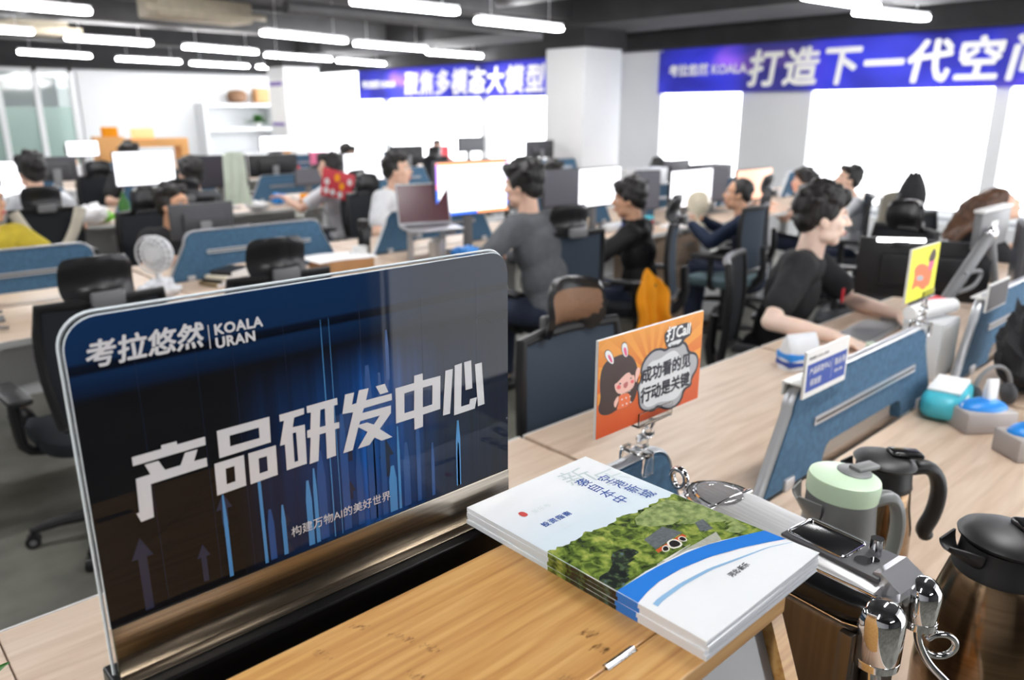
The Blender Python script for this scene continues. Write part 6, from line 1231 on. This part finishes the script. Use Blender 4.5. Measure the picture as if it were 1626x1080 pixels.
for i, (x, y, d_, l) in enumerate(((2.225, 0.565, 22, 'grey tissue box with blue wrap and white tissue, right of the wet wipes'), (2.13, 0.425, 25, 'grey tissue box with blue top cut by the right edge of the picture'))):
    t = thing('tissue_box', l, 'tissue box', (x, y, DZ), R(d_ - 60), 'tissue boxes on the desk'); t.scale = (0.88, 0.88, 0.95)
    MB().box((-0.08, -0.052, 0), (0.08, 0.052, 0.062), 0.008).build('holder', 'holder_grey', t); MB().ell((0, 0, 0.058), (0.074, 0.047, 0.030)).build('blue_wrap', 'sky_blue', t)
    if i == 0: tissue(MB(), 0.075, 1).xf(Matrix.Translation((0.015, 0, 0.07))).build('tissue', 'paper', t)
t = thing('tissue_pack', 'blue and white soft pack of tissues on the desk before the person in black t-shirt', 'tissue box', (2.345, 1.145, DZ), R(-24)); t.scale = (0.74, 0.74, 0.98)
q = MB(); rings = []
for z_, k, w_ in ((0, 0.95, 1), (0.004, 1.0, 1), (0.06, 1.0, 1), (0.075, 0.9, 0.95), (0.10, 0.55, 0.95), (0.12, 0.06, 0.9)): rings.append([(0.085 * w_ * (abs(math.cos(a)) ** 0.4) * (1 if math.cos(a) > 0 else -1), 0.05 * k * (abs(math.sin(a)) ** 0.4) * (1 if math.sin(a) > 0 else -1), z_) for a in [2 * PI * j / 28 for j in range(28)]])
MB().loft(rings).build('pack', 'white_cloth', t); MB().box((-0.0865, -0.0515, 0.012), (0.0865, 0.0515, 0.034), 0.008).build('blue_band', 'blue', t); MB().box((-0.0862, -0.0512, 0.034), (0.0862, 0.0512, 0.062), 0.008).build('cyan_band', 'sky_blue', t)
one('cream_bottle', 'small cream bottle just behind the name plate', 'bottle', MB().lathe([(0.028, 0), (0.032, 0.01), (0.03, 0.06), (0.02, 0.075), (0.018, 0.09), (0, 0.092)], n=24), 'mint_clear', loc=(2.50, 0.98, DZ))
t = thing('computer_case', 'white box-shaped computer standing between the two front dividers', 'computer', (2.60, 0.925, DZ))
MB().box((-0.075, -0.14, 0), (0.075, -0.02, 0.185), 0.006).build('case', 'white_metal', t); MB().box((-0.068, -0.1415, 0.02), (0.068, -0.1405, 0.17), 0.0003).build('front_panel', 'edge_white', t, 0)
one('wrapped_towel', 'white rolled packet with red stripe lying on the white computer case', 'packet', MB().m(0).tube([(-0.11, 0.02, 0.03), (0.0, 0.0, 0.033), (0.11, -0.03, 0.03)], [0.022, 0.028, 0.022], 14, smooth=1).m(1).tube([(-0.02, 0.02, 0.05), (0.05, 0.005, 0.055), (0.10, -0.01, 0.047)], [0.004, 0.010, 0.003], 10), ['paper', 'red'], loc=(2.57, 0.845, DZ + 0.187))
t = thing('backpack', 'black backpack on the desk at the right edge, behind the tissue boxes', 'bag', (2.64, 0.575, DZ), R(15))
q = crumple(0.16, 0.09, 0.125, 31); q.build('bag_body', 'black_cloth', t); MB().tube([(-0.08, -0.07, 0.2), (-0.1, -0.12, 0.15), (-0.09, -0.12, 0.07), (-0.06, -0.09, 0.02)], 0.012, 8, 2.0, smooth=2).build('strap', 'black_plastic', t); MB().box((-0.075, -0.118, 0.16), (-0.045, -0.105, 0.19), 0.003).build('buckle', 'grey_plastic', t)
t = thing('headphones', 'grey headphones leaning between the wet wipes and the backpack', 'headphones', (2.42, 0.60, DZ), R(-30))
MB().tube([(0.06 * math.cos(a), 0, 0.05 + 0.07 * math.sin(a)) for a in [R(-10 + 10 * k) for k in range(21)]], 0.006, 8).build('headband', 'grey_plastic', t)
for s_ in (-1, 1): MB().ell((s_ * 0.058, 0, 0.034), (0.014, 0.03, 0.033)).build('earcup', 'dark_grey', t)
plant('small green potted plant whose leaf tip enters the lower left edge', -0.112, 0.90, DZ, 0.30, 34, 0.022, 9)
